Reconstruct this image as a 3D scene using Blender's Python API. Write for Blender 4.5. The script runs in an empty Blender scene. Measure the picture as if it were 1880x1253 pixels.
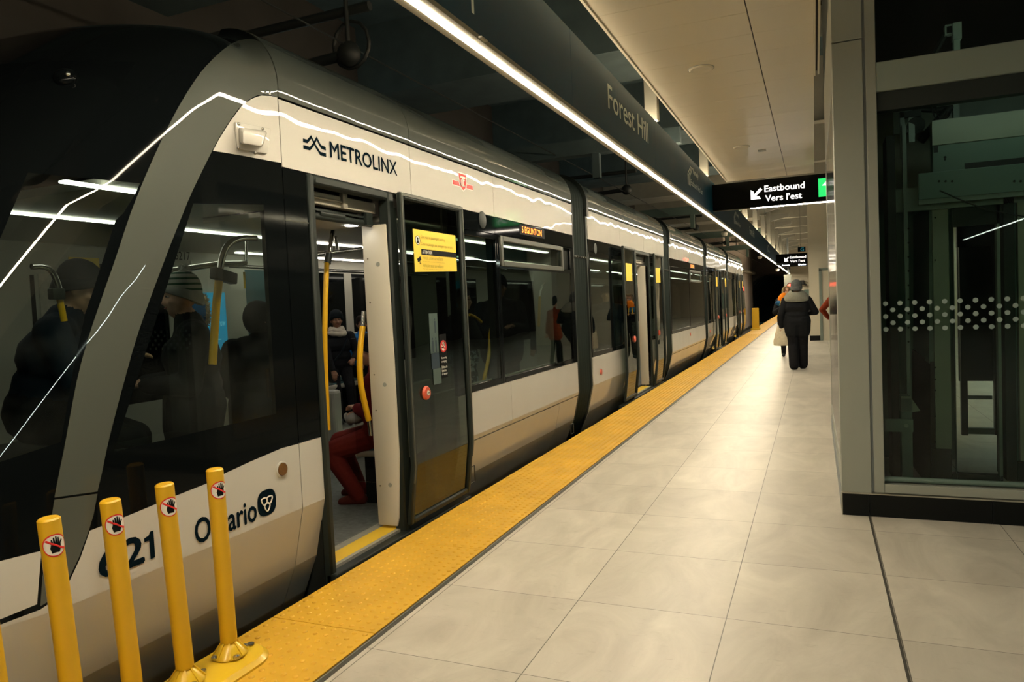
import bpy, bmesh, math, random
from math import sin, cos, pi, radians, sqrt, atan2
from mathutils import Vector, Matrix, Quaternion
from mathutils.geometry import delaunay_2d_cdt
random.seed(7)
S = bpy.context.scene
COL = S.collection
# ------------------------------------------------------------------ camera
PW, PH, FOC = 1880, 1253, 1320.91
CAM = Vector((1.1624, -2.6835, 1.5299))
YAW, PIT, ROL = 0.40064266, -0.04828391, -0.04596061
_r = Vector((cos(YAW), sin(YAW), 0)); _f = Vector((-sin(YAW), cos(YAW), 0)); _u = Vector((0, 0, 1))
FWD = _f*cos(PIT)+_u*sin(PIT); _u2 = _u*cos(PIT)-_f*sin(PIT)
RGT = _r*cos(ROL)+_u2*sin(ROL); UPV = _u2*cos(ROL)-_r*sin(ROL)
cd = bpy.data.cameras.new('camera'); cam = bpy.data.objects.new('camera', cd); COL.objects.link(cam)
cd.sensor_width = 36; cd.lens = FOC/PW*36; cd.clip_start = .05; cd.clip_end = 300
M = Matrix((RGT, UPV, -FWD)).transposed().to_4x4(); M.translation = CAM; cam.matrix_world = M
S.camera = cam
def ray(u, v): return RGT*((u-PW/2)/FOC) - UPV*((v-PH/2)/FOC) + FWD
def at(u, v, ax, val):
    d = ray(u, v); return CAM + d*((val-CAM[ax])/d[ax])
def atX(u, v, x): return at(u, v, 0, x)
def atY(u, v, y): return at(u, v, 1, y)
def atZ(u, v, z): return at(u, v, 2, z)
# ------------------------------------------------------------------ materials
MATS = {}
def _mat(name):
    m = bpy.data.materials.new(name); m.use_nodes = True
    nt = m.node_tree; b = nt.nodes['Principled BSDF']; MATS[name] = m
    return m, nt, b
def _in(b, **k):
    for n, v in k.items():
        s = b.inputs.get(n.replace('_', ' '))
        if s is not None: s.default_value = v
def pm(name, col, rough=.5, metal=0., coat=0., spec=.5, emis=None, es=0., noise=0., nscale=8., bump=0., bscale=20., coatr=.03, bdist=.01):
    m, nt, b = _mat(name); N, L = nt.nodes, nt.links
    c = (*col, 1) if len(col) == 3 else col
    _in(b, Base_Color=c, Roughness=rough, Metallic=metal)
    b.inputs['Specular IOR Level'].default_value = spec
    b.inputs['Coat Weight'].default_value = coat; b.inputs['Coat Roughness'].default_value = coatr
    if emis:
        b.inputs['Emission Color'].default_value = (*emis, 1); b.inputs['Emission Strength'].default_value = es
    tc = None
    if noise or bump:
        tc = N.new('ShaderNodeTexCoord')
    if noise:
        t = N.new('ShaderNodeTexNoise'); t.inputs['Scale'].default_value = nscale; t.inputs['Detail'].default_value = 5
        L.new(tc.outputs['Object'], t.inputs['Vector'])
        mx = N.new('ShaderNodeMix'); mx.data_type = 'RGBA'
        mx.inputs[6].default_value = tuple(x*(1-noise) for x in c[:3])+(1,)
        mx.inputs[7].default_value = tuple(min(1, x*(1+noise)) for x in c[:3])+(1,)
        L.new(t.outputs['Fac'], mx.inputs[0]); L.new(mx.outputs[2], b.inputs['Base Color'])
    if bump:
        t2 = N.new('ShaderNodeTexNoise'); t2.inputs['Scale'].default_value = bscale; t2.inputs['Detail'].default_value = 2
        L.new(tc.outputs['Object'], t2.inputs['Vector'])
        bp = N.new('ShaderNodeBump'); bp.inputs['Strength'].default_value = bump; bp.inputs['Distance'].default_value = bdist
        L.new(t2.outputs['Fac'], bp.inputs['Height']); L.new(bp.outputs['Normal'], b.inputs['Normal'])
        if coat: L.new(bp.outputs['Normal'], b.inputs['Coat Normal'])
    return m
def em(name, col, s):
    m, nt, b = _mat(name)
    _in(b, Base_Color=(*col, 1), Roughness=.4)
    b.inputs['Emission Color'].default_value = (*col, 1); b.inputs['Emission Strength'].default_value = s
    return m
def glassmat(name, tint, ior=1.5, rough=0.01, wave=0., wscale=.8, dirt=0.):
    m = bpy.data.materials.new(name); m.use_nodes = True; nt = m.node_tree; N, L = nt.nodes, nt.links
    N.clear()
    out = N.new('ShaderNodeOutputMaterial'); mix = N.new('ShaderNodeMixShader'); fr = N.new('ShaderNodeFresnel')
    tr = N.new('ShaderNodeBsdfTransparent'); gl = N.new('ShaderNodeBsdfGlossy')
    gm = N.new('ShaderNodeNewGeometry'); mi_ = N.new('ShaderNodeMix'); mi_.inputs[2].default_value = ior; mi_.inputs[3].default_value = 1/ior
    L.new(gm.outputs['Backfacing'], mi_.inputs[0]); L.new(mi_.outputs[0], fr.inputs['IOR']); tr.inputs['Color'].default_value = (*tint, 1); gl.inputs['Roughness'].default_value = rough
    if wave:
        tc = N.new('ShaderNodeTexCoord'); t = N.new('ShaderNodeTexNoise'); t.inputs['Scale'].default_value = wscale; t.inputs['Detail'].default_value = 1
        L.new(tc.outputs['Object'], t.inputs['Vector'])
        bp = N.new('ShaderNodeBump'); bp.inputs['Strength'].default_value = 1; bp.inputs['Distance'].default_value = wave
        L.new(t.outputs['Fac'], bp.inputs['Height']); L.new(bp.outputs['Normal'], gl.inputs['Normal'])
    L.new(fr.outputs[0], mix.inputs[0]); L.new(tr.outputs[0], mix.inputs[1]); L.new(gl.outputs[0], mix.inputs[2])
    last = mix
    if dirt:
        df = N.new('ShaderNodeBsdfDiffuse'); df.inputs['Color'].default_value = (.5, .55, .5, 1)
        m2 = N.new('ShaderNodeMixShader'); tc2 = N.new('ShaderNodeTexCoord'); t3 = N.new('ShaderNodeTexNoise')
        t3.inputs['Scale'].default_value = 3; t3.inputs['Detail'].default_value = 8
        L.new(tc2.outputs['Object'], t3.inputs['Vector'])
        mr = N.new('ShaderNodeMapRange'); mr.inputs[1].default_value = .4; mr.inputs[2].default_value = .8; mr.inputs[3].default_value = 0; mr.inputs[4].default_value = dirt
        L.new(t3.outputs['Fac'], mr.inputs[0]); L.new(mr.outputs[0], m2.inputs[0]); L.new(mix.outputs[0], m2.inputs[1]); L.new(df.outputs[0], m2.inputs[2]); last = m2
    L.new(last.outputs[0], out.inputs[0]); MATS[name] = m
    return m
def floormat():
    m, nt, b = _mat('travertine_tile'); N, L = nt.nodes, nt.links
    tc = N.new('ShaderNodeTexCoord')
    mp = N.new('ShaderNodeMapping'); mp.inputs['Scale'].default_value = (1.2, .55, 1); L.new(tc.outputs['Object'], mp.inputs[0])
    n1 = N.new('ShaderNodeTexNoise'); n1.inputs['Scale'].default_value = 2.2; n1.inputs['Detail'].default_value = 9; n1.inputs['Roughness'].default_value = .62; n1.inputs['Distortion'].default_value = 1.2
    L.new(mp.outputs[0], n1.inputs['Vector'])
    cr = N.new('ShaderNodeValToRGB'); e = cr.color_ramp.elements
    e[0].position = .3; e[0].color = (.41, .375, .315, 1); e[1].position = .66; e[1].color = (.58, .535, .455, 1)
    L.new(n1.outputs['Fac'], cr.inputs[0])
    mp2 = N.new('ShaderNodeMapping'); mp2.inputs['Scale'].default_value = (3, 11, 1); L.new(tc.outputs['Object'], mp2.inputs[0])
    n2 = N.new('ShaderNodeTexNoise'); n2.inputs['Scale'].default_value = 2.5; n2.inputs['Detail'].default_value = 10; n2.inputs['Roughness'].default_value = .75
    L.new(mp2.outputs[0], n2.inputs['Vector'])
    cr2 = N.new('ShaderNodeValToRGB'); e = cr2.color_ramp.elements
    e[0].position = .27; e[0].color = (.55, .53, .48, 1); e[1].position = .42; e[1].color = (1, 1, 1, 1)
    L.new(n2.outputs['Fac'], cr2.inputs[0])
    mx = N.new('ShaderNodeMix'); mx.data_type = 'RGBA'; mx.blend_type = 'MULTIPLY'; mx.inputs[0].default_value = .55
    L.new(cr.outputs[0], mx.inputs[6]); L.new(cr2.outputs[0], mx.inputs[7])
    # a different tone on each tile and dark grout lines
    sx = N.new('ShaderNodeSeparateXYZ'); L.new(tc.outputs['Object'], sx.inputs[0])
    def grout(sock, period, off, wid):
        a = N.new('ShaderNodeMath'); a.operation = 'SUBTRACT'; L.new(sock, a.inputs[0]); a.inputs[1].default_value = off
        d = N.new('ShaderNodeMath'); d.operation = 'DIVIDE'; L.new(a.outputs[0], d.inputs[0]); d.inputs[1].default_value = period
        r = N.new('ShaderNodeMath'); r.operation = 'ROUND'; L.new(d.outputs[0], r.inputs[0])
        s = N.new('ShaderNodeMath'); s.operation = 'SUBTRACT'; L.new(d.outputs[0], s.inputs[0]); L.new(r.outputs[0], s.inputs[1])
        ab = N.new('ShaderNodeMath'); ab.operation = 'ABSOLUTE'; L.new(s.outputs[0], ab.inputs[0])
        lt = N.new('ShaderNodeMath'); lt.operation = 'LESS_THAN'; L.new(ab.outputs[0], lt.inputs[0]); lt.inputs[1].default_value = wid/2/period
        fl = N.new('ShaderNodeMath'); fl.operation = 'FLOOR'; L.new(d.outputs[0], fl.inputs[0])
        return lt, fl
    gx, fx = grout(sx.outputs[0], .737, 0, .0045); gy, fy = grout(sx.outputs[1], .7778, 0, .0035)
    mg = N.new('ShaderNodeMath'); mg.operation = 'MAXIMUM'; L.new(gx.outputs[0], mg.inputs[0]); L.new(gy.outputs[0], mg.inputs[1])
    cx = N.new('ShaderNodeCombineXYZ'); L.new(fx.outputs[0], cx.inputs[0]); L.new(fy.outputs[0], cx.inputs[1])
    wn = N.new('ShaderNodeTexWhiteNoise'); L.new(cx.outputs[0], wn.inputs['Vector'])
    mr = N.new('ShaderNodeMapRange'); mr.inputs[3].default_value = .9; mr.inputs[4].default_value = 1.05; L.new(wn.outputs['Value'], mr.inputs[0])
    vm = N.new('ShaderNodeVectorMath'); vm.operation = 'SCALE'; L.new(mx.outputs[2], vm.inputs[0]); L.new(mr.outputs[0], vm.inputs['Scale'])
    mg2 = N.new('ShaderNodeMix'); mg2.data_type = 'RGBA'; L.new(mg.outputs[0], mg2.inputs[0]); L.new(vm.outputs[0], mg2.inputs[6]); mg2.inputs[7].default_value = (.10, .09, .07, 1)
    L.new(mg2.outputs[2], b.inputs['Base Color'])
    rr = N.new('ShaderNodeMapRange'); rr.inputs[3].default_value = .30; rr.inputs[4].default_value = .48; L.new(n1.outputs['Fac'], rr.inputs[0]); L.new(rr.outputs[0], b.inputs['Roughness'])
    return m
floormat()
pm('tactile_yellow', (.61, .345, .022), .5, noise=.28, nscale=3.5)
pm('post_yellow', (.66, .385, .010), .42)
pm('base_yellow', (.70, .45, .018), .33, coat=.3)
pm('joint_metal', (.10, .10, .085), .45, metal=.6)
pm('train_white', (.52, .505, .46), .75, spec=.1, coat=1., bump=.16, bscale=1.1, bdist=.085, coatr=.012)
pm('train_grey', (.065, .074, .062), .6, spec=.2, coat=1., bump=.16, bscale=1.3, bdist=.06, coatr=.012)
pm('train_black', (.003, .004, .0045), .05, spec=.12)
pm('gap_black', (.004, .004, .004), .9, spec=.1)
pm('frame_rubber', (.018, .024, .022), .5, spec=.2)
pm('frame_grey', (.10, .105, .09), .35, metal=.4, spec=.3)
pm('bellows_rubber', (.016, .023, .021), .7, spec=.15)
pm('aluminium', (.45, .43, .36), .4, metal=.7)
pm('steel', (.55, .54, .50), .2, metal=1.)
pm('pole_yellow', (.85, .47, .01), .35)
pm('interior_cream', (.46, .44, .37), .5)
pm('interior_grey', (.30, .31, .27), .5)
pm('interior_dark', (.010, .012, .011), .7, spec=.15)
pm('interior_teal', (.03, .09, .10), .6)
pm('jamb_cream', (.60, .56, .46), .4)
pm('vehicle_floor', (.11, .12, .115), .45, noise=.75, nscale=24, bump=.2, bscale=30)
pm('threshold_yellow', (.78, .50, .03), .5)
pm('threshold_grey', (.30, .29, .25), .5, noise=.3, nscale=30)
pm('sill_dark', (.02, .026, .024), .35, metal=.3)
pm('amber_lens', (.12, .05, .006), .25, noise=.5, nscale=160)
pm('sticker_yellow', (.84, .58, .06), .45)
pm('sticker_white', (.75, .72, .66), .5)
pm('sticker_black', (.004, .005, .006), .6, spec=.1)
pm('sticker_red', (.50, .015, .02), .5)
pm('print_ochre', (.40, .30, .02), .5)
pm('paint_navy', (.004, .010, .016), .9, spec=0.)
pm('button_red', (.62, .09, .045), .35)
pm('panel_cream', (.80, .73, .58), .32, spec=.4)
pm('seam_dark', (.03, .028, .02), .6)
pm('fascia_teal', (.002, .046, .088), .45, spec=.12)
pm('vinyl_grey', (.85, .92, .84), .5)
pm('housing_grey', (.24, .22, .17), .5)
pm('concrete_dark', (.065, .10, .11), .85, noise=.35, nscale=3)  # teal hue in the colour stands in for dim bluish light on beams
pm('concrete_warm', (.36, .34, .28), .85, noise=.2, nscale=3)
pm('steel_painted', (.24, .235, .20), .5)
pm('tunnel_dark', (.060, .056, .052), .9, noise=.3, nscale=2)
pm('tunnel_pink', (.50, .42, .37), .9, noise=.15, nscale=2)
pm('clad_grey', (.33, .345, .30), .45, metal=.2, spec=.3)
pm('clad_line', (.22, .25, .26), .5)
pm('kick_black', (.006, .007, .007), .4, spec=.15)
pm('wall_cream', (.62, .57, .45), .6)
pm('lift_dark', (.012, .018, .016), .6)
pm('lift_header', (.25, .29, .25), .5)
pm('lift_bright', (.5, .58, .52), .5)
pm('decal_pale_dimmed', (.06, .095, .088), .5)  # sticker tone darkened to carry the dimming of the door glass
pm('decal_blue', (.012, .03, .05), .5)
pm('lift_polished', (.42, .44, .41), .09, metal=.95, bump=.1, bscale=2, bdist=.02)
pm('lift_void', (.012, .006, .004), .8)
pm('lift_steel', (.22, .26, .23), .42, metal=.5, noise=.15, nscale=6)
pm('lift_green', (.13, .19, .165), .45, metal=.2)
pm('lift_panel', (.27, .29, .23), .5, metal=.3, noise=.1, nscale=4)
pm('black_matte', (.010, .010, .010), .6)
pm('sign_black', (.003, .004, .004), .5, spec=.1)
pm('pipe_dark', (.018, .022, .022), .5)
pm('frosted_dot', (.28, .36, .34), .7)
pm('sprinkler', (.60, .57, .50), .5)
em('led_white', (1., .855, .615), 160.)
em('led_far', (.85, 1., .86), 34.)
em('led_sign', (1., .88, .72), 30.)
em('led_cove', (1., .80, .52), 48.)
em('led_cabin', (1., .92, .78), 11.)
em('fill_cool', (.55, .92, 1.), 3.)
em('lamp_dim', (1., .86, .72), 12)
em('fill_shaft', (.88, 1., .90), 4.)
em('led_spot', (1., .97, .90), 12.)
em('sign_white', (1., .97, .92), 1.5)
em('sign_green', (.02, .55, .12), 1.5)
em('sign_blue', (.03, .25, .34), .3)
em('dot_orange', (1., .24, .02), 2.6)
em('lamp_red', (1., .05, .03), 9.)
em('screen_blue', (.02, .30, .50), .55)
em('screen_pale', (.20, .62, .75), .6)
em('signal_white', (.9, .95, 1.), 3.)
glassmat('glass_tint', (.50, .58, .53), 1.55, wave=.012, wscale=.9)
glassmat('glass_door', (.30, .36, .32), 1.6, wave=.010, wscale=1.1)
glassmat('glass_nose', (.44, .54, .49), 1.5, dirt=.035)
glassmat('glass_lift', (.56, .69, .60), 1.5, dirt=.02)
glassmat('glass_clear', (.90, .86, .84), 1.45)
# people
for n, c, r in [('skin_light', (.55, .31, .20), .5), ('skin_brown', (.24, .115, .065), .5), ('coat_black', (.010, .011, .013), .8), ('coat_navy', (.012, .02, .035), .8),
                ('trousers_black', (.009, .009, .011), .8), ('shoe_black', (.012, .016, .016), .5), ('wool_grey', (.10, .105, .105), .95), ('scarf_grey', (.22, .22, .18), .95),
                ('scarf_cream', (.55, .50, .42), .95), ('wool_black', (.012, .016, .020), .95), ('coat_maroon', (.16, .016, .020), .85), ('trousers_red', (.14, .018, .014), .85),
                ('boot_red', (.10, .02, .014), .7), ('jacket_blue', (.02, .14, .36), .7), ('glove_grey', (.30, .29, .27), .95), ('tote_cream', (.66, .58, .42), .85), ('fur_tan', (.42, .33, .20), .95),
                ('knit_grey', (.36, .36, .33), .95), ('knit_green', (.01, .05, .03), .95), ('coat_rust', (.22, .036, .012), .8), ('cloth_orange', (.85, .22, .01), .7), ('coat_brown', (.05, .025, .018), .85),
                ('cloth_blue', (.02, .10, .22), .8), ('camo_blue', (.16, .22, .26), .9), ('lip', (.20, .055, .045), .5), ('eye_dark', (.008, .006, .005), .2), ('eye_white', (.5, .48, .44), .3), ('hair_dark', (.012, .009, .008), .6)]:
    pm(n, c, r, spec=.4 if n[:4] in ('skin', 'eye_', 'lip') else .12, noise=.6 if n == 'wool_grey' else .25 if n not in ('eye_dark', 'eye_white') else 0, nscale=25)
def stripes(name, a, b, scale):
    m, nt, p = _mat(name); N, L = nt.nodes, nt.links
    tc = N.new('ShaderNodeTexCoord'); w = N.new('ShaderNodeTexWave'); w.bands_direction = 'Z'; w.inputs['Scale'].default_value = scale; w.inputs['Distortion'].default_value = .3
    L.new(tc.outputs['Object'], w.inputs['Vector']); cr = N.new('ShaderNodeValToRGB'); cr.color_ramp.interpolation = 'CONSTANT'
    cr.color_ramp.elements[0].color = (*a, 1); cr.color_ramp.elements[1].color = (*b, 1); cr.color_ramp.elements[1].position = .7
    L.new(w.outputs['Fac'], cr.inputs[0]); L.new(cr.outputs[0], p.inputs['Base Color']); p.inputs['Roughness'].default_value = .95
stripes('knit_stripe', (.38, .38, .34), (.01, .06, .03), 9)
def camo():
    m, nt, p = _mat('camo'); N, L = nt.nodes, nt.links
    tc = N.new('ShaderNodeTexCoord'); w = N.new('ShaderNodeTexNoise'); w.inputs['Scale'].default_value = 22; w.inputs['Detail'].default_value = 3
    L.new(tc.outputs['Object'], w.inputs['Vector']); cr = N.new('ShaderNodeValToRGB'); cr.color_ramp.interpolation = 'CONSTANT'
    cr.color_ramp.elements[0].color = (.02, .03, .035, 1); cr.color_ramp.elements[1].color = (.42, .50, .52, 1); cr.color_ramp.elements[1].position = .52
    L.new(w.outputs['Fac'], cr.inputs[0]); L.new(cr.outputs[0], p.inputs['Base Color']); p.inputs['Roughness'].default_value = .9
camo()
# ------------------------------------------------------------------ mesh helpers
class MB:
    def __init__(s): s.v = []; s.f = []; s.mi = []; s.cur = 0
    def add(s, vs, fs):
        b = len(s.v); s.v += [Vector(v) for v in vs]; s.f += [tuple(b+i for i in f) for f in fs]; s.mi += [s.cur]*len(fs); return s
    def box(s, a, b):
        x0, y0, z0 = [min(p, q) for p, q in zip(a, b)]; x1, y1, z1 = [max(p, q) for p, q in zip(a, b)]
        return s.add([(x0, y0, z0), (x1, y0, z0), (x1, y1, z0), (x0, y1, z0), (x0, y0, z1), (x1, y0, z1), (x1, y1, z1), (x0, y1, z1)],
                     [(0, 3, 2, 1), (4, 5, 6, 7), (0, 1, 5, 4), (1, 2, 6, 5), (2, 3, 7, 6), (3, 0, 4, 7)])
    def obox(s, c, ax, ay, az):
        c, ax, ay, az = Vector(c), Vector(ax), Vector(ay), Vector(az)
        vs = [c+ax*i+ay*j+az*k for k in (-1, 1) for j in (-1, 1) for i in (-1, 1)]
        return s.add(vs, [(0, 2, 3, 1), (4, 5, 7, 6), (0, 1, 5, 4), (1, 3, 7, 5), (3, 2, 6, 7), (2, 0, 4, 6)])
    def cyl(s, p, q, r1, r2=None, n=16, caps=True):
        r2 = r1 if r2 is None else r2
        p, q = Vector(p), Vector(q); d = (q-p).normalized(); a = d.orthogonal().normalized(); b = d.cross(a)
        vs = [p+(a*cos(2*pi*i/n)+b*sin(2*pi*i/n))*r1 for i in range(n)]+[q+(a*cos(2*pi*i/n)+b*sin(2*pi*i/n))*r2 for i in range(n)]
        fs = [(i, (i+1) % n, n+(i+1) % n, n+i) for i in range(n)]
        if caps: fs += [tuple(range(n-1, -1, -1)), tuple(range(n, 2*n))]
        return s.add(vs, fs)
    def tube(s, pts, r, n=10, closed=False):
        pts = [Vector(p) for p in pts]; rs = r if isinstance(r, (list, tuple)) else [r]*len(pts)
        vs = []; ref = None; m = len(pts)
        for i, p in enumerate(pts):
            t = (pts[(i+1) % m]-pts[i-1]) if closed else (pts[min(i+1, m-1)]-pts[max(i-1, 0)])
            t.normalize()
            if ref is None: ref = t.orthogonal().normalized()
            ref = (ref-t*ref.dot(t)).normalized(); b = t.cross(ref)
            vs += [p+(ref*cos(2*pi*k/n)+b*sin(2*pi*k/n))*rs[i] for k in range(n)]
        fs = []
        for i in range(m if closed else m-1):
            j = (i+1) % m
            fs += [(i*n+k, i*n+(k+1) % n, j*n+(k+1) % n, j*n+k) for k in range(n)]
        if not closed: fs += [tuple(range(n-1, -1, -1)), tuple((m-1)*n+k for k in range(n))]
        return s.add(vs, fs)
    def lathe(s, prof, o=(0, 0, 0), n=24, ax=None):
        # prof: (radius, height) from bottom to top
        o = Vector(o); rot = Vector((0, 0, 1)).rotation_difference(Vector(ax)) if ax else Quaternion()
        vs = []
        for r, h in prof: vs += [o+rot @ Vector((r*cos(2*pi*k/n), r*sin(2*pi*k/n), h)) for k in range(n)]
        fs = []
        for i in range(len(prof)-1): fs += [(i*n+k, i*n+(k+1) % n, (i+1)*n+(k+1) % n, (i+1)*n+k) for k in range(n)]
        fs += [tuple(range(n-1, -1, -1)), tuple((len(prof)-1)*n+k for k in range(n))]
        return s.add(vs, fs)
    def ell(s, c, r, rot=None, n=16, m=10):
        c = Vector(c); rot = rot or Quaternion(); r = (r, r, r) if isinstance(r, (int, float)) else r
        vs = [c+rot @ Vector((0, 0, -r[2]))]
        for j in range(1, m):
            t = pi*j/m
            vs += [c+rot @ Vector((r[0]*sin(t)*cos(2*pi*k/n), r[1]*sin(t)*sin(2*pi*k/n), -r[2]*cos(t))) for k in range(n)]
        vs.append(c+rot @ Vector((0, 0, r[2]))); top = len(vs)-1
        fs = [(0, 1+(k+1) % n, 1+k) for k in range(n)]
        for j in range(m-2): fs += [(1+j*n+k, 1+j*n+(k+1) % n, 1+(j+1)*n+(k+1) % n, 1+(j+1)*n+k) for k in range(n)]
        fs += [(top, 1+(m-2)*n+k, 1+(m-2)*n+(k+1) % n) for k in range(n)]
        return s.add(vs, fs)
    def cap(s, p, q, r1, r2, n=12):
        # tapered capsule
        p, q = Vector(p), Vector(q); d = q-p; L = d.length; d = d.normalized() if L > 1e-6 else Vector((0, 0, 1))
        prof = [(max(1e-4, r1*cos(a)), r1*sin(a)) for a in [radians(x) for x in (-88, -60, -30, 0)]]+[(max(1e-4, r2*cos(a)), L+r2*sin(a)) for a in [radians(x) for x in (0, 30, 60, 88)]]
        return s.lathe(prof, p, n, d)
    def prism(s, poly, ext):
        # poly: 3-D polygon points, ext: extrusion vector
        n = len(poly); e = Vector(ext); p = [Vector(x) for x in poly]
        nrm = Vector((0, 0, 0))
        for i in range(n): nrm += p[i].cross(p[(i+1) % n])
        if nrm.dot(e) > 0: p = p[::-1]
        return s.add(p+[x+e for x in p], [tuple(range(n))]+[tuple(range(2*n-1, n-1, -1))]+[(i, i+n, (i+1) % n+n, (i+1) % n) for i in range(n)])
    def build(s, name, mats, parent=None, smooth=None, bevel=0, seg=2):
        if parent is not None:
            r = parent
            while r.parent is not None: r = r.parent
            l = Vector(r.location); s.v = [v-l for v in s.v]
        me = bpy.data.meshes.new(name); me.from_pydata(s.v, [], s.f)
        mats = mats if isinstance(mats, (list, tuple)) else [mats]
        for m in mats: me.materials.append(MATS[m])
        if len(mats) > 1: me.polygons.foreach_set('material_index', s.mi)
        bm = bmesh.new(); bm.from_mesh(me); bmesh.ops.recalc_face_normals(bm, faces=bm.faces)
        if bevel: bmesh.ops.bevel(bm, geom=[e for e in bm.edges if e.is_manifold and e.calc_face_angle(0) > .6], offset=bevel, segments=seg, affect='EDGES', profile=.5)
        bm.to_mesh(me); bm.free()
        if smooth is not None:
            me.polygons.foreach_set('use_smooth', [True]*len(me.polygons)); me.set_sharp_from_angle(angle=radians(smooth))
        o = bpy.data.objects.new(name, me); COL.objects.link(o)
        if parent is not None: o.parent = parent
        return o
def tag(o, label=None, cat=None, group=None, kind=None):
    for k, v in (('label', label), ('category', cat), ('group', group), ('kind', kind)):
        if v: o[k] = v
    return o
def empty(name, loc, label=None, cat=None, group=None, rz=0):
    o = bpy.data.objects.new(name, None); COL.objects.link(o); o.location = loc; o.rotation_euler = (0, 0, rz); o.empty_display_size = .2
    return tag(o, label, cat, group)
def struct(o): o['kind'] = 'structure'; return o
def box(name, a, b, mat, parent=None, bevel=0, smooth=None): return MB().box(a, b).build(name, mat, parent, smooth, bevel)
def copy_tree(o, parent=None):
    c = o.copy(); COL.objects.link(c)
    if parent is not None: c.parent = parent
    for ch in list(o.children): copy_tree(ch, c)
    return c
def text_mesh(body, bold=0., spacing=1.):
    cu = bpy.data.curves.new('t', 'FONT'); cu.body = body; cu.size = 1; cu.offset = bold; cu.space_character = spacing; cu.resolution_u = 3
    cu.extrude = .0
    o = bpy.data.objects.new('t', cu); COL.objects.link(o)
    dg = bpy.context.evaluated_depsgraph_get(); dg.update()
    me = o.evaluated_get(dg).to_mesh()
    vs = [v.co.copy() for v in me.vertices]; fs = [tuple(p.vertices) for p in me.polygons]
    o.evaluated_get(dg).to_mesh_clear(); bpy.data.objects.remove(o); bpy.data.curves.remove(cu)
    return vs, fs
def text(mb, body, o, ex, ez, w=None, h=None, bold=.0, align='L', depth=.002, spacing=1.):
    """lettering put into mb: o = lower-left corner, ex = reading direction, ez = up"""
    vs, fs = text_mesh(body, 0., spacing)
    if not vs: return mb
    x0 = min(v.x for v in vs); x1 = max(v.x for v in vs); y0 = min(v.y for v in vs); y1 = max(v.y for v in vs)
    sy = h/(y1-y0) if h else w/(x1-x0)
    sx = w/(x1-x0) if w else sy
    o, ex, ez = Vector(o), Vector(ex).normalized(), Vector(ez).normalized(); n = ex.cross(ez)
    k = bold*.8*(h or w*(y1-y0)/(x1-x0))
    for i, (dx, dz) in enumerate(((0, 0), (k, 0), (-k, 0), (0, k), (0, -k)) if k > 0 else ((0, 0),)):
        mb.add([o+ex*((v.x-x0)*sx+dx)+ez*((v.y-y0)*sy+dz)+n*(depth+.00005*i) for v in vs], fs)
    return mb
# ================================================================== TRAIN
XC, HW, ZS, RR = -2.83, 1.33, 2.72, .372
XS = XC+HW
TR = empty('light_rail_train', (XC, 0, 0), 'white grey and black low floor light rail train stopped along the yellow platform edge', 'train')
def sx(z): return XS-max(0, .46-z)*.23-max(0, .12-z)*.20
PH0 = radians(-9)
def roofpt(phi): return XS+RR*(cos(phi)-cos(PH0)), ZS+RR*(sin(phi)-sin(PH0))
def skin(mb, y0, y1, z0, z1, off=0., th=.03, phi1=None):
    zs = sorted({z0, z1, *[z for z in (.12, .46) if z0 < z < z1]})
    out = [(sx(z)+off, z) for z in zs]
    if phi1 is not None:
        out = []
        ps = [PH0+(pi/2-PH0)*i/20 for i in range(21)]
        out = [(roofpt(p)[0]+off*cos(p), roofpt(p)[1]+z0+off*sin(p)) for p in ps]
        inn = [(roofpt(p)[0]-th*cos(p), roofpt(p)[1]+z0-th*sin(p)) for p in ps]
    else:
        inn = [(x-th, z) for x, z in out]
    n = len(out)
    vs = [(x, y0, z) for x, z in out]+[(x, y1, z) for x, z in out]+[(x, y0, z) for x, z in inn]+[(x, y1, z) for x, z in inn]
    fs = []
    for i in range(n-1):
        fs += [(i, i+1, n+i+1, n+i), (2*n+i, 3*n+i, 3*n+i+1, 2*n+i+1), (i, 2*n+i, 2*n+i+1, i+1), (n+i, n+i+1, 3*n+i+1, 3*n+i)]
    fs += [(0, n, 3*n, 2*n), (n-1, 3*n-1, 4*n-1, 2*n-1)]
    return mb.add(vs, fs)
def panel(name, y0, y1, z0, z1, mat, off=0., th=.03, bevel=.004, parent=TR):
    g = .0035
    return skin(MB(), y0+g, y1-g, z0+g, z1-g, off, th).build(name, mat, parent, 7, 0)
def roof(y0, y1, name='roof_panel', mat='train_grey'):
    g = .004
    return skin(MB(), y0+g, y1-g, .006, 0, 0, .03, 90).build(name, mat, TR, 40)
def win(y0, y1, z0, z1, mat='glass_tint', x=XS-.004, name='window_pane', parent=TR):
    return MB().box((x-.008, y0, z0), (x, y1, z1)).build(name, mat, parent)
def frame(name, y0, y1, z0, z1, w, mat, x0=XS-.03, x1=XS, parent=TR, bevel=.004, ws=None):
    """rectangular ring; ws = (left, right, bottom, top) widths"""
    l, r, b, t = ws or (w, w, w, w); mb = MB()
    mb.box((x0, y0, z0), (x1, y0+l, z1)).box((x0, y1-r, z0), (x1, y1, z1)).box((x0, y0+l, z0), (x1, y1-r, z0+b)).box((x0, y0+l, z1-t), (x1, y1-r, z1))
    return mb.build(name, mat, parent, 40, bevel, 1)
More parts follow.
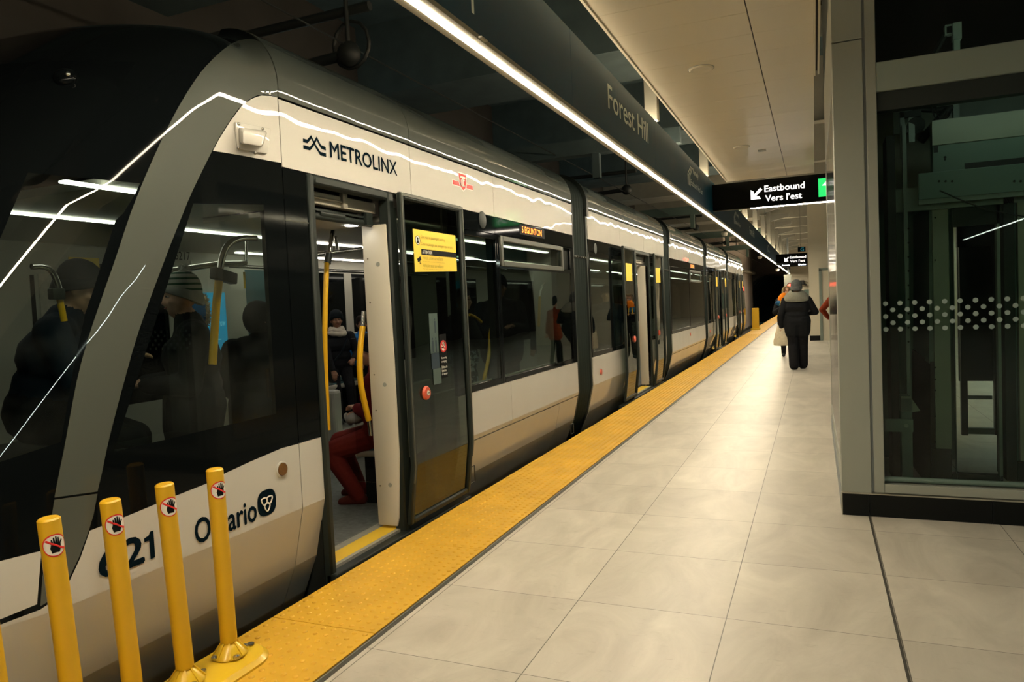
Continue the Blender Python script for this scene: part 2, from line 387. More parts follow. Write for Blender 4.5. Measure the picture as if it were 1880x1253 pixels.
# ---------------------------------------------------------------- nose shell
def lerp_tab(t, x):
    if x <= t[0][0]: return t[0][1]
    for (a, b), (c, d) in zip(t, t[1:]):
        if x <= c: return b+(d-b)*(x-a)/(c-a)
    return t[-1][1]
def yo(z): return lerp_tab([(-.3, -.80), (.6, -.75), (1., -.66), (2.1, -.2), (2.72, .12), (3.0, .32), (3.2, .42)], z)
def tip(z): return lerp_tab([(-.3, -1.75), (.5, -1.85), (1., -1.75), (2.1, -1.15), (2.72, -.62), (3.0, -.25), (3.2, .1)], z)
def NP(a, v):
    if v <= 1: z = -.36+v*3.08; w = sx(z)-XC
    else: p0 = PH0*max(0, 1-a/.8)**2; ph = p0+(v-1)*(pi/2-p0); w = HW+RR*(cos(ph)-cos(p0)); z = ZS+(RR-(p0-PH0)*.2)*(sin(ph)-sin(p0))
    y = yo(z); L = y-tip(z)
    if a <= 1: return Vector((XC+w, .497+(y-.497)*a, z))
    t = (a-1)*pi/2
    return Vector((XC+w*cos(t), y-L*sin(t), z))
def proj(p):
    d = p-CAM; z = d.dot(FWD)
    return PW/2+FOC*d.dot(RGT)/z, PH/2-FOC*d.dot(UPV)/z
_grid = [(a*.05, v*.04, *proj(NP(a*.05, v*.04))) for a in range(0, 36) for v in range(0, 51)]
def inv(u, v):
    a, b, _, _ = min(_grid, key=lambda g: (g[2]-u)**2+(g[3]-v)**2)
    for _ in range(14):
        x, y = proj(NP(a, b)); e = 1e-4
        xa, ya = proj(NP(a+e, b)); xb, yb = proj(NP(a, b+e))
        A, B, C, D = (xa-x)/e, (xb-x)/e, (ya-y)/e, (yb-y)/e; det = A*D-B*C
        if abs(det) < 1e-6: break
        dx, dy = u-x, v-y
        da = max(-.1, min(.1, (D*dx-B*dy)/det)); db = max(-.1, min(.1, (A*dy-C*dx)/det))
        a = max(-.02, min(1.98, a+da)); b = max(-.01, min(2., b+db))
        if abs(dx)+abs(dy) < .02: break
    return (a, b)
def poly_px(pts, closed=True):
    out = []; n = len(pts)
    for i in range(n if closed else n-1):
        (x0, y0), (x1, y1) = pts[i], pts[(i+1) % n]; k = max(1, int(math.hypot(x1-x0, y1-y0)/9))
        out += [inv(x0+(x1-x0)*j/k, y0+(y1-y0)*j/k) for j in range(k)]
    return out
def chaik(p, n=2):
    for _ in range(n):
        q = [p[0]]
        for a, b in zip(p, p[1:]): q += [(a[0]*.75+b[0]*.25, a[1]*.75+b[1]*.25), (a[0]*.25+b[0]*.75, a[1]*.25+b[1]*.75)]
        p = q+[p[-1]]
    return p
outer = chaik([(487, 80), (462, 70), (432, 75), (402, 97), (369, 131), (335, 183), (307, 235), (278, 298), (255, 352), (235, 405), (214, 470), (188, 544), (164, 614), (144, 685), (131, 752), (119, 819), (108, 872), (100, 914)], 1)
inner = chaik([(179, 903), (188, 865), (198, 815), (214, 752), (228, 701), (248, 628), (271, 561), (295, 497), (315, 444), (328, 412), (348, 362), (369, 318), (390, 276), (402, 253), (422, 221), (442, 194), (462, 179), (479, 173), (499, 174), (512, 180)], 1)
R_pillar = poly_px(outer+inner+[(510, 150), (503, 115)])
R_pillar_low = poly_px([(100, 918), (179, 907), (172, 945), (163, 975), (145, 1024), (125, 1066), (100, 1098), (74, 1114), (78, 1060), (86, 1013), (93, 960)])
R_white_up = poly_px([(520, 182), (499, 176.5), (479, 175.5), (462, 181.5), (442, 197), (422, 224), (402, 256), (391, 277), (440, 285), (520, 300)])
R_white_low = poly_px([(165, 975), (224, 952), (320, 912), (383, 887), (408, 872), (460, 848), (517, 823.5), (575, 808), (585, 1100), (500, 1180), (300, 1300), (120, 1330), (-60, 1290), (-60, 1165), (0, 1148), (74, 1120), (102, 1101), (128, 1067), (148, 1024)])
R_head = poly_px([(-60, 1046), (0, 1031), (76, 1012), (72, 1060), (68, 1110), (0, 1138), (-60, 1160)])
R_side = poly_px([(355, 374), (484, 376), (507, 760), (209, 830)])
R_wind = poly_px([(51, 317), (257, 337), (246, 360), (226, 392), (212, 405), (171, 534), (157, 574), (134, 681), (112, 812), (-40, 862), (-70, 600), (8, 420)])
def inside(p, poly):
    x, y = p; c = False; n = len(poly); j = n-1
    for i in range(n):
        xi, yi = poly[i]; xj, yj = poly[j]
        if (yi > y) != (yj > y) and x < (xj-xi)*(y-yi)/(yj-yi)+xi: c = not c
        j = i
    return c
REG = [('windshield', R_wind), ('cab_window', R_side), ('a_pillar', R_pillar), ('lower_pillar', R_pillar_low), ('nose_white_band', R_white_up), ('nose_white_skirt', R_white_low), ('headlamp_cover', R_head)]
pts = []; edges = []
for _, P in REG:
    b = len(pts); P2 = [p for i, p in enumerate(P) if i == 0 or (abs(p[0]-P[i-1][0])+abs(p[1]-P[i-1][1])) > 1e-4]
    pts += [Vector(p) for p in P2]; edges += [(b+i, b+(i+1) % len(P2)) for i in range(len(P2))]
b = len(pts); bd = []
NA, NV = 44, 44
for i in range(NA+1): bd.append((2*i/NA, 0))
for j in range(1, NV+1): bd.append((2, 2*j/NV))
for i in range(1, NA+1): bd.append((2-2*i/NA, 2))
for j in range(1, NV): bd.append((0, 2-2*j/NV))
pts += [Vector(p) for p in bd]; edges += [(b+i, b+(i+1) % len(bd)) for i in range(len(bd))]
for vk in (.2662, .1558, 1.0):
    b = len(pts); pts += [Vector((2*i/80, vk)) for i in range(81)]; edges += [(b+i, b+i+1) for i in range(80)]
for i in range(1, NA):
    for j in range(1, NV): pts.append(Vector((2*i/NA+.003, 2*j/NV+.002)))
ov, oe, of, *_ = delaunay_2d_cdt(pts, edges, [], 0, 1e-6)
faces = {k: [] for k, _ in REG}; faces['nose_shell'] = []
boxes_ = {k: (min(p[0] for p in P), max(p[0] for p in P), min(p[1] for p in P), max(p[1] for p in P)) for k, P in REG}
for f in of:
    c = (sum(ov[i].x for i in f)/len(f), sum(ov[i].y for i in f)/len(f))
    if not (-.001 < c[0] < 2.001 and -.001 < c[1] < 2.001): continue
    for k, P in REG:
        x0, x1, y0, y1 = boxes_[k]
        if x0 <= c[0] <= x1 and y0 <= c[1] <= y1 and inside(c, P): faces[k].append(f); break
    else: faces['nose_shell'].append(f)
NOSEMAT = {'windshield': 'glass_nose', 'cab_window': 'glass_nose', 'a_pillar': 'train_grey', 'lower_pillar': 'train_grey', 'nose_white_band': 'train_white', 'nose_white_skirt': 'train_white', 'headlamp_cover': 'train_white', 'nose_shell': 'train_black'}
def nrm(a, b):
    e = 6e-4; a1, a0, b1, b0 = min(2, a+e), max(0, a-e), min(1.999, b+e), max(0, b-e)
    n = (NP(a, b1)-NP(a, b0)).cross(NP(a1, b)-NP(a0, b)); n = n.normalized() if n.length > 1e-9 else Vector((0, 0, 1))
    p = NP(a, b); return n if n.dot(p-Vector((XC, 1.2, 1.3))) > 0 else -n
_nc = {}
_np = [NP(max(0, min(2, p.x)), max(0, min(2, p.y))) for p in ov]
def nose_part(k, mirror=False, far=False):
    used = sorted({i for f in faces[k] for i in f}); ix = {i: n for n, i in enumerate(used)}
    mb = MB(); vs = []
    for i in used:
        p = _np[i].copy()
        if mirror: p.x = 2*XC-p.x
        if far: p.y = 27.3-(p.y-.497)
        vs.append(p)
    fl = [tuple(ix[i] for i in f) for f in faces[k]]
    # outward orientation
    a, b_, c = [vs[i] for i in fl[0][:3]]; n = (b_-a).cross(c-a)
    ctr = Vector((XC, 27.8 if far else .8, 1.2))
    if n.dot(a-ctr) < 0: fl = [f[::-1] for f in fl]
    l = Vector(TR.location); me = bpy.data.meshes.new(k); me.from_pydata([v-l for v in vs], [], fl); me.materials.append(MATS[NOSEMAT[k] if not far or 'glass' not in NOSEMAT[k] else 'train_black'])
    me.polygons.foreach_set('use_smooth', [True]*len(fl))
    ns = []
    src = {ix[q]: q for q in used}
    for f in fl:
        ca = sum(ov[src[q]].x for q in f)/len(f); cb = sum(ov[src[q]].y for q in f)/len(f)
        for q in f:
            p = ov[src[q]]; key = (round(p.x, 5), round(p.y, 5), cb > .2662, cb > .1558, cb > 1)
            if key not in _nc: _nc[key] = nrm(max(0, min(2, p.x*.96+ca*.04)), max(0, min(1.99, p.y*.96+cb*.04)))
            n_ = _nc[key].copy()
            if mirror: n_.x = -n_.x
            if far: n_.y = -n_.y
            ns.append(n_)
    me.normals_split_custom_set(ns)
    o = bpy.data.objects.new(k, me); COL.objects.link(o); o.parent = TR
    return o
for k in faces:
    if faces[k]:
        nose_part(k); nose_part(k, True)
        if k in ('nose_shell', 'a_pillar', 'nose_white_band', 'nose_white_skirt', 'windshield', 'cab_window'): nose_part(k, False, True); nose_part(k, True, True)
MB().box((XC-.97, .5, 3.10), (XC+.97, 27.3, 3.148)).build('roof_deck', 'pipe_dark', TR)
# nose fittings: vent box, camera blister, side lamp, lettering
def on_nose(u, v, off=.004):
    a, b = inv(u, v); p = NP(a, b); e = 1e-3
    n = (NP(a, b+e)-NP(a, b-e)).cross(NP(a+e, b)-NP(a-e, b)).normalized()
    if n.dot(CAM-p) < 0: n = -n
    return p+n*off, n
mb = MB(); c4 = [atX(u, v, XS) for u, v in ((428, 224), (494, 237), (487, 284), (434, 274))]
mb.prism(c4, (.018, 0, 0)); vb = mb.build('vent_box', 'train_white', TR, 40, .008)
mb = MB(); q = [atX(u, v, XS+.018) for u, v in ((437, 232), (492, 240), (483, 270), (438, 264))]; q2 = [atX(u, v, XS+.075) for u, v in ((446, 240), (488, 246), (480, 270), (446, 264))]
mb.add(q+q2, [(0, 1, 2, 3), (7, 6, 5, 4), (0, 4, 5, 1), (1, 5, 6, 2), (2, 6, 7, 3), (3, 7, 4, 0)]).build('vent_hood', 'train_white', vb, 50, .012)
for u, v in ((438, 228), (482, 237), (438, 272), (468, 281)): MB().ell(atX(u, v, XS+.02), .008, n=8, m=6).build('screw', 'steel', vb, 60)
p, n = on_nose(120, 142, .0)
cb = MB().ell(p, (.05, .05, .03), Vector((0, 0, 1)).rotation_difference(n), 16, 10).build('camera_blister', 'train_black', TR, 60)
MB().ell(p+n*.022+Vector((.03, 0, -.01)), .012, n=10, m=8).build('lens', 'steel', cb, 60)
p = atX(517, 862, XS)
MB().cyl(p, p+Vector((.012, 0, 0)), .036, .033, 28).build('side_lamp', 'amber_lens', TR, 40)
MB().lathe([(.036, 0), (.045, 0), (.045, .006), (.037, .008), (.036, .006)], p, 28, (1, 0, 0)).build('lamp_bezel', 'train_white', TR, 40)
EY, EZ = (0, 1, 0), (0, 0, 1)
def lettering(body, p, w, h, mat='paint_navy', bold=.03, name='lettering', parent=TR, ex=EY, ez=EZ, **k):
    return text(MB(), body, p, ex, ez, w, h, bold, **k).build(name, mat, parent)
def xs_pt(y, z, off=.001): return (sx(z)+off, y, z)
mb = text(MB(), 'Ontario', xs_pt(-.253, .497), EY, EZ, .395, .115, .03); 
mb.build('ontario_lettering', 'paint_navy', TR)
mb = text(MB(), '62', xs_pt(-.735, .515), EY, EZ, .205, .118, .05); text(mb, '7', xs_pt(-.435, .515), EY, EZ, .088, .118, .05)
mb.prism([xs_pt(y, z, .002) for y, z in ((-.474, .515), (-.474, .633), (-.49, .633), (-.498, .619), (-.521, .612), (-.521, .597), (-.497, .597), (-.497, .515))], (.001, 0, 0)); mb.build('fleet_number', 'paint_navy', TR)
# trillium emblem : rounded navy patch with a looped three-petal outline
mb = MB(); c = Vector(xs_pt(.222, .566, .0012))
def eyz(c, y, z, x=0): return Vector((c.x+x, c.y+y, c.z+z))
pat = []
for i in range(40):
    t = 2*pi*i/40; ct, st = cos(t), sin(t)
    pat.append(eyz(c, .068*math.copysign(abs(ct)**.72, ct), .068*math.copysign(abs(st)**.72, st)))
mb.prism(pat, (.001, 0, 0)); emb = mb.build('trillium_emblem', 'paint_navy', TR)
mb = MB()
for k in range(3):
    a0 = pi/2+pi+k*2*pi/3; d = (cos(a0), sin(a0)); s_ = (-d[1], d[0]); loop = []
    for i in range(24):
        t = 2*pi*i/24; r = .024+.022*cos(t); wdt = .017*sin(t)*(1.05-.45*cos(t)) if True else 0
        loop.append(eyz(c, d[0]*r+s_[0]*wdt, d[1]*r+s_[1]*wdt, .002))
    mb.tube(loop, .0036, 6, True)
mb.build('trillium_outline', 'sticker_white', emb)
# ---------------------------------------------------------------- near side skin
ZB, ZW = .825, 2.345
# front module
for y0, y1 in ((.5, 1.87), (1.87, 3.32), (3.32, 5.60)):
    panel('upper_white_panel', y0, y1, ZW, ZS-.003, 'train_white')
roof(.5, 1.87); roof(1.87, 5.6)
panel('lower_white_panel', .5, .70, -.34, ZB, 'train_white')
panel('lower_white_panel', 2.44, 3.53, .418, ZB, 'train_white'); panel('lower_white_panel', 3.53, 5.6, .418, ZB, 'train_white')
h_ = panel('lower_hatch', 2.44, 4.93, -.34, .414, 'train_white')
panel('lower_white_panel', 4.93, 5.6, -.34, .414, 'train_white')
frame('hatch_latch', 2.60, 2.74, .06, .20, .006, 'seam_dark', XS-.036, XS-.0275)
frame('release_cover', 5.37, 5.47, -.02, .10, .004, 'seam_dark', XS-.05, XS-.036)
panel('black_side_post', .5, .70, ZB, ZW, 'train_black', .0)
box('post_line', (XS-.001, .5, 2.055), (XS+.002, .70, 2.063), 'frame_grey', TR)
# door portal
frame('door_portal', .70, 1.60, -.32, 2.342, 0, 'frame_rubber', XS-.07, XS+.018, ws=(.052, .07, .03, .055), bevel=.012)
box('portal_return', (XS-.34, .69, -.32), (XS-.03, .745, 2.3), 'interior_dark', TR)
box('door_mechanism', (XS-.16, .76, 2.20), (XS-.09, 1.53, 2.275), 'aluminium', TR, .006)
mbx = MB(); mbx.cyl((XS-.082, .80, 2.238), (XS-.082, 1.14, 2.238), .008, n=10); mbx.box((XS-.10, .765, 2.19), (XS-.075, .80, 2.285)); mbx.box((XS-.10, 1.14, 2.195), (XS-.07, 1.19, 2.29)); mbx.cyl((XS-.1, 1.16, 2.3), (XS-.08, 1.16, 2.3), .018, n=12)
mbx.build('door_carriage', 'aluminium', TR, 40, .003)
mbx = MB(); mbx.box((XS-.13, .80, 2.165), (XS-.11, 1.5, 2.178)); mbx.cyl((XS-.12, .95, 2.15), (XS-.12, 1.2, 2.15), .02, n=12); mbx.box((XS-.13, 1.42, 2.12), (XS-.09, 1.49, 2.2)); mbx.build('door_linkage', 'frame_rubber', TR, 40)
box('header_void', (XS-.75, .70, 2.30), (XS-.17, 1.62, 2.33), 'interior_dark', TR)
box('header_back', (XS-.33, .70, 2.16), (XS-.30, 1.62, 2.33), 'interior_dark', TR)
MB().cyl((XS-.13, .74, 2.135), (XS-.13, 1.53, 2.135), .022, n=12).build('soffit_edge', 'frame_rubber', TR, 40)
box('door_soffit', (XS-.80, .70, 2.125), (XS-.13, 1.55, 2.155), 'interior_cream', TR, .004)
MB().cyl((XS-.14-.06, 1.40, 2.118), (XS-.14-.06, 1.40, 2.126), .045, n=24).build('soffit_spotlight', 'led_spot', TR)
MB().cyl((XS-.3, .95, 2.119), (XS-.3, .95, 2.126), .07, n=24).build('soffit_grille', 'interior_dark', TR)
# jamb at the far side of the opening
mbx = MB(); prof = [(XS-.20, .04), (XS-.205, .6), (XS-.205, 2.128), (XS-.01, 2.128), (XS+.0, 1.2), (XS+.0, .55), (XS-.03, .1), (XS-.045, .04)]
mbx.prism([(x, 1.52, z) for x, z in prof], (0, .07, 0)); jamb = mbx.build('door_jamb', 'jamb_cream', TR, 30, .008)
for z in (.32, .85, 1.1, 1.6, 1.9):
    MB().ell((XS-.165, 1.519, z), .006, n=8, m=6).build('bolt', 'steel', jamb)
for z in (.33, 1.03, 1.86): MB().lathe([(.006, 0), (.015, 0), (.015, .004), (.006, .004)], (XS-.085, 1.522, z), 14, (0, -1, 0)).build('cover_cap', 'interior_grey', jamb)
box('jamb_seal', (XS-.10, 1.595, .06), (XS+.01, 1.64, 2.25), 'frame_rubber', TR, .006)
# threshold
box('threshold_strip', (-1.69, .80, .0), (-1.56, 1.9, .022), 'threshold_yellow', TR)
box('threshold_trim', (-1.76, .80, .0), (-1.692, 1.9, .021), 'threshold_grey', TR)
box('threshold_edge', (-1.558, .80, -.01), (-1.528, 1.9, .022), 'threshold_grey', TR)
box('door_sill', (-1.527, .70, -.055), (-1.452, 2.50, .008), 'sill_dark', TR, .01)
# sliding leaf standing open against the side
def bend(x, z): return x-max(0, .46-z)*.13
def lprism(mb, y0, y1, z0, z1, x0, x1):
    zs = [z0]+([.46] if z0 < .46 < z1 else [])+[z1]
    return mb.prism([(bend(x1, z), y0, z) for z in zs]+[(bend(x0, z), y0, z) for z in zs[::-1]], (0, y1-y0, 0))
def lring(name, y0, y1, z0, z1, x0, x1, ws, mat, parent, bevel):
    l, r, b, t = ws; mb = MB()
    lprism(mb, y0, y0+l, z0, z1, x0, x1); lprism(mb, y1-r, y1, z0, z1, x0, x1)
    if b: lprism(mb, y0+l, y1-r, z0, z0+b, x0, x1)
    lprism(mb, y0+l, y1-r, z1-t, z1, x0, x1); return mb.build(name, mat, parent, 40, bevel, 1)
def leaf(y0, y1, z0=.045):
    x0, x1 = -1.428, -1.388
    lf = lring('door_leaf', y0, y1, z0, 2.335, x0, x1, (.045,)*4, 'frame_rubber', TR, .010)
    lprism(MB(), y0+.04, y1-.04, z0+.04, 2.295, x0+.012, x0+.020).build('door_glass', 'glass_door', lf)
    lprism(MB(), y0+.04, y0+.07, z0+.04, 2.29, x0+.002, x0+.008).build('inner_lining', 'black_matte', lf)
    lring('leaf_highlight', y0+.004, y1-.004, z0+.3, 2.328, x1-.004, x1+.004, (.010, .014, 0, .018), 'frame_grey', lf, 0)
    return lf
lf = leaf(1.535, 2.462)
XL = -1.405
stk = MB().prism([(XL, 1.70, 2.10), (XL, 2.34, 2.10), (XL, 2.34, 1.82), (XL, 1.70, 1.80)], (.002, 0, 0)).build('warning_sticker', 'sticker_yellow', lf)
XT = XL+.0015
mbx = MB(); text(mbx, 'Give way to passengers exiting', (XT, 1.80, 2.035), EY, EZ, .36, .030, .01); text(mbx, 'Ceder le passage aux passagers qui sortent', (XT, 1.80, 1.985), EY, EZ, .48, .030, .01)
text(mbx, 'Vehicle under surveillance', (XT, 1.81, 1.893), EY, EZ, .31, .026, .01); text(mbx, 'For your safety cameras record this vehicle', (XT, 1.81, 1.872), EY, EZ, .33, .010, .0)
text(mbx, 'Vehicule sous surveillance', (XT, 1.81, 1.838), EY, EZ, .31, .026, .01); text(mbx, 'Pour votre securite ce vehicule est surveille par cameras', (XT, 1.81, 1.820), EY, EZ, .43, .010, .0)
mbx.build('sticker_text', 'print_ochre', stk)
MB().prism([(XT, 1.80, 1.965), (XT, 2.34, 1.965), (XT, 2.34, 1.925), (XT, 1.80, 1.925)], (.0015, 0, 0)).build('attention_bar', 'sticker_black', stk)
text(MB(), 'ATTENTION', (XT+.002, 1.81, 1.933), EY, EZ, .14, .024, .03).build('attention_text', 'sticker_white', stk)
mbx = MB(); mbx.lathe([(.001, 0), (.032, 0), (.032, .001), (.001, .001)], (XT, 1.758, 2.025), 24, (1, 0, 0)); mbx.build('round_pictogram', 'sticker_white', stk)
mbx = MB(); mbx.ell((XT+.001, 1.758, 2.036), (.001, .010, .010), n=10, m=6); mbx.box((XT, 1.745, 2.003), (XT+.0015, 1.771, 2.024)); mbx.tube([(XT+.001, 1.758+.031*cos(t*pi/10), 2.025+.031*sin(t*pi/10)) for t in range(20)], .002, 5, True)
mbx.build('pictogram_figure', 'sticker_black', stk)
mbx = MB(); mbx.obox((XT+.001, 1.765, 1.89), (.001, 0, 0), (0, .022, .010), (0, -.006, .012)); mbx.box((XT, 1.77, 1.858), (XT+.0015, 1.776, 1.88)); mbx.box((XT, 1.77, 1.858), (XT+.0015, 1.79, 1.863)); mbx.build('camera_pictogram', 'sticker_black', stk)
nsk = box('no_smoking_sticker', (XL, 2.0, 1.02), (XL+.002, 2.105, 1.345), 'sticker_black', lf)
MB().lathe([(.001, 0), (.044, 0), (.044, .001), (.001, .001)], (XT+.0008, 2.052, 1.255), 28, (1, 0, 0)).build('white_disc', 'sticker_white', nsk)
mbx = MB(); mbx.tube([(XT+.002, 2.052+.040*cos(t*pi/14), 1.255+.040*sin(t*pi/14)) for t in range(28)], .006, 6, True); mbx.obox((XT+.002, 2.052, 1.255), (.002, 0, 0), (0, .03, -.03), (0, .003, .003)); mbx.build('red_ring', 'sticker_red', nsk)
mbx = MB(); mbx.box((XT+.001, 2.028, 1.243), (XT+.0025, 2.070, 1.251)); mbx.tube([(XT+.002, 2.072, 1.258), (XT+.002, 2.064, 1.272), (XT+.002, 2.072, 1.284)], .003, 5); mbx.build('cigarette', 'sticker_black', nsk)
mbx = MB(); y_ = 2.012
for i, s_ in enumerate(('No smoking', 'or vaping', 'Defense de', 'fumer ou', 'de vapoter')): text(mbx, s_, (XT+.0008, y_, 1.158-i*.027-(.012 if i > 1 else 0)), EY, EZ, .085*(len(s_)/10), .020, .03)
mbx.build('sticker_text', 'sticker_white', nsk)
dc = box('pictogram_decal', (XL, 1.862, 1.215), (XL+.0015, 1.985, 1.505), 'decal_pale_dimmed', lf); box('decal_blue_band', (XL, 1.870, 1.10), (XL+.0015, 1.985, 1.214), 'decal_blue', dc); box('decal_foot', (XL, 1.885, .985), (XL+.0015, 2.0, 1.099), 'decal_pale_dimmed', dc)
mbx = MB()
for y, z in ((1.945, 1.46), (1.90, 1.32), (1.948, 1.32)): mbx.ell((XL+.002, y, z), (.001, .007, .009), n=10, m=6); mbx.box((XL+.0015, y-.009, z-.055), (XL+.0025, y+.009, z-.012)); mbx.box((XL+.0015, y-.007, z-.10), (XL+.0025, y+.007, z-.055))
mbx.build('decal_figures', 'decal_blue', dc)
btn = MB().lathe([(.05, 0), (.05, .008), (.042, .018), (.018, .020), (.018, .017)], (XL, 1.762, .942), 28, (1, 0, 0)).build('door_button', 'button_red', lf, 40)
MB().lathe([(.001, 0), (.017, 0), (.017, .006), (.001, .007)], (XL+.017, 1.766, .942), 18, (1, 0, 0)).build('button_face', 'sticker_white', btn)
MB().tube([(XL+.025, 1.766+.007*cos(t*.7-.5), .942+.007*sin(t*.7-.5)) for t in range(7)], .002, 5).build('button_mark', 'frame_rubber', btn)
# band of windows behind the leaf
def black_band(y0, y1, z0, z1): return panel('black_glass_panel', y0, y1, z0, z1, 'train_black', .0)
black_band(2.46, 3.32, 2.19, ZW); black_band(3.32, 4.6, 2.19, ZW); black_band(4.6, 5.6, 2.19, ZW)
frame('window_surround', 2.44, 3.36, ZB, 2.19, 0, 'train_black', ws=(.06, .04, .06, .05))
frame('window_surround', 3.36, 5.60, ZB, 2.19, 0, 'train_black', ws=(.05, .12, .05, .02))
win(2.47, 3.34, .85, 2.17); win(3.38, 5.5, .85, 1.93); win(3.45, 5.17, 1.93, 2.17, x=XS-.012)
box('window_bar', (XS-.03, 3.4, 1.885), (XS-.001, 5.5, 1.925), 'train_black', TR)
box('window_post', (XS-.09, 3.30, .83), (XS-.03, 3.42, 2.2), 'interior_dark', TR)
box('window_post', (XS-.09, 5.05, .83), (XS-.03, 5.6, 2.2), 'interior_dark', TR)
frame('vent_window_frame', 3.42, 5.20, 1.905, 2.185, 0, 'frame_grey', XS-.01, XS+.014, ws=(.055, .05, .05, .05), bevel=.006)
MB().lathe([(.001, 0), (.075, 0), (.075, .004), (.068, .007), (.001, .004)], (XS+.001, 3.06, 2.295), 28, (1, 0, 0)).build('outside_speaker', 'frame_rubber', TR, 40)
dd = box('destination_display', (XS-.002, 3.92, 2.235), (XS+.003, 4.62, 2.335), 'sticker_black', TR)
text(MB(), '5 EGLINTON', (XS+.0035, 3.97, 2.255), EY, EZ, .56, .062, .01).build('display_text', 'dot_orange', dd)
# marks on the upper band
text(MB(), 'METROLINX', (XS+.001, .935, 2.474), EY, EZ, .75, .094, .032).build('operator_lettering', 'paint_navy', TR)
mbx = MB()
def zig(p, w):  # polyline band in the YZ plane
    L_, R_ = [], []
    for y, z in p: L_.append((XS+.001, y, z+w/2)); R_.append((XS+.001, y, z-w/2))
    for i in range(len(p)-1): mbx.prism([L_[i], L_[i+1], R_[i+1], R_[i]], (.001, 0, 0))
zig([(.69, 2.527), (.728, 2.527), (.765, 2.560), (.803, 2.512), (.842, 2.478), (.895, 2.478)], .021)
zig([(.69, 2.490), (.748, 2.490), (.778, 2.516), (.815, 2.562), (.850, 2.520), (.895, 2.516)], .021)
mbx.build('operator_emblem', 'paint_navy', TR)
c = Vector((XS+.001, 2.712, 2.575)); mbx = MB()
sh = [(-.075, .066), (.075, .066), (.062, .0), (.04, -.05), (0, -.072), (-.04, -.05), (-.062, 0)]
mbx.prism([eyz(c, y*1.12, z*1.12) for y, z in sh], (.0006, 0, 0)); mbx.prism([eyz(c, y, z) for y, z in [(-.19, -.005), (.19, -.005), (.19, -.05), (-.19, -.05)]], (.0006, 0, 0)); tt = mbx.build('transit_crest', 'sticker_white', TR)
mbx = MB(); mbx.prism([eyz(c, y*.95, z*.95, .001) for y, z in sh], (.0006, 0, 0))
for s_ in (-1, 1): mbx.prism([eyz(c, s_*y, z, .001) for y, z in [(.075, -.009), (.182, -.009), (.182, -.044), (.062, -.044)]], (.0006, 0, 0))
mbx.build('crest_red', 'sticker_red', tt)
mbx = MB(); mbx.box((c.x+.002, c.y-.045, c.z+.028), (c.x+.003, c.y+.045, c.z+.044)); mbx.box((c.x+.002, c.y-.010, c.z-.04), (c.x+.003, c.y+.008, c.z+.035))
for dy in (-.018, .020): mbx.tube([(c.x+.0025, c.y+dy+.02*cos(.9+t*.55), c.z-.010+.026*sin(.9+t*.55)) for t in range(9)], .005, 5)
mbx.build('crest_monogram', 'sticker_white', tt)
MATS['sticker_red'].node_tree.nodes['Principled BSDF'].inputs['Base Color'].default_value = (.62, .02, .02, 1)
# ---------------------------------------------------------------- bellows
def bellows(y0, y1, ribs=6):
    zs = [-.34, 0, .12, .46, .83, 1.2, 1.6, 2., 2.34, ZS]; out = [(sx(z), z, 1, 0) for z in zs]
    for p in range(10, 91, 10): x, z = roofpt(radians(p)); out.append((x, z, cos(radians(p)), sin(radians(p))))
    mb = MB(); n = len(out); ys = []
    m = ribs*4
    for k in range(m+1):
        t = k/m; ph = (k % 4); d = (-.012, -.024, -.055, -.024)[ph]
        for x, z, nx, nz in out:
            mb.v.append(Vector((x+d*nx, y0+(y1-y0)*t, z+d*nz)))
    for k in range(m):
        for i in range(n-1): mb.f.append((k*n+i, k*n+i+1, (k+1)*n+i+1, (k+1)*n+i))
    mb.mi = [0]*len(mb.f)
    o = mb.build('bellows', 'bellows_rubber', TR, 35)
    skin(MB(), y0-.0, y0+.03, -.34, ZS, -.004, .05).build('bellows_frame', 'frame_rubber', TR)
    skin(MB(), y1-.05, y1+.0, -.34, ZS, -.004, .05).build('bellows_frame', 'frame_rubber', TR)
    mb2 = skin(MB(), y1-.10, y1-.02, 0, 0, .035, .03, 90); mb2.build('bellows_cap', 'frame_rubber', TR, 40)
    mb3 = skin(MB(), y1-.10, y1-.02, 2.62, ZS, .035, .03); mb3.build('bellows_cap', 'frame_rubber', TR, 40)
    mbk = MB()
    for k in range(5):
        yy = y0+.09+k*.1; mbk.cyl((XS-.03, yy, 2.1), (XS+.004, yy, 2.1), .012, n=8)
    mbk.build('bellows_stud', 'frame_grey', TR)
    return o
BEL = [(5.62, 6.22), (11.25, 11.83), (16.60, 17.12), (21.75, 22.27)]
for b0, b1 in BEL: bellows(b0, b1)
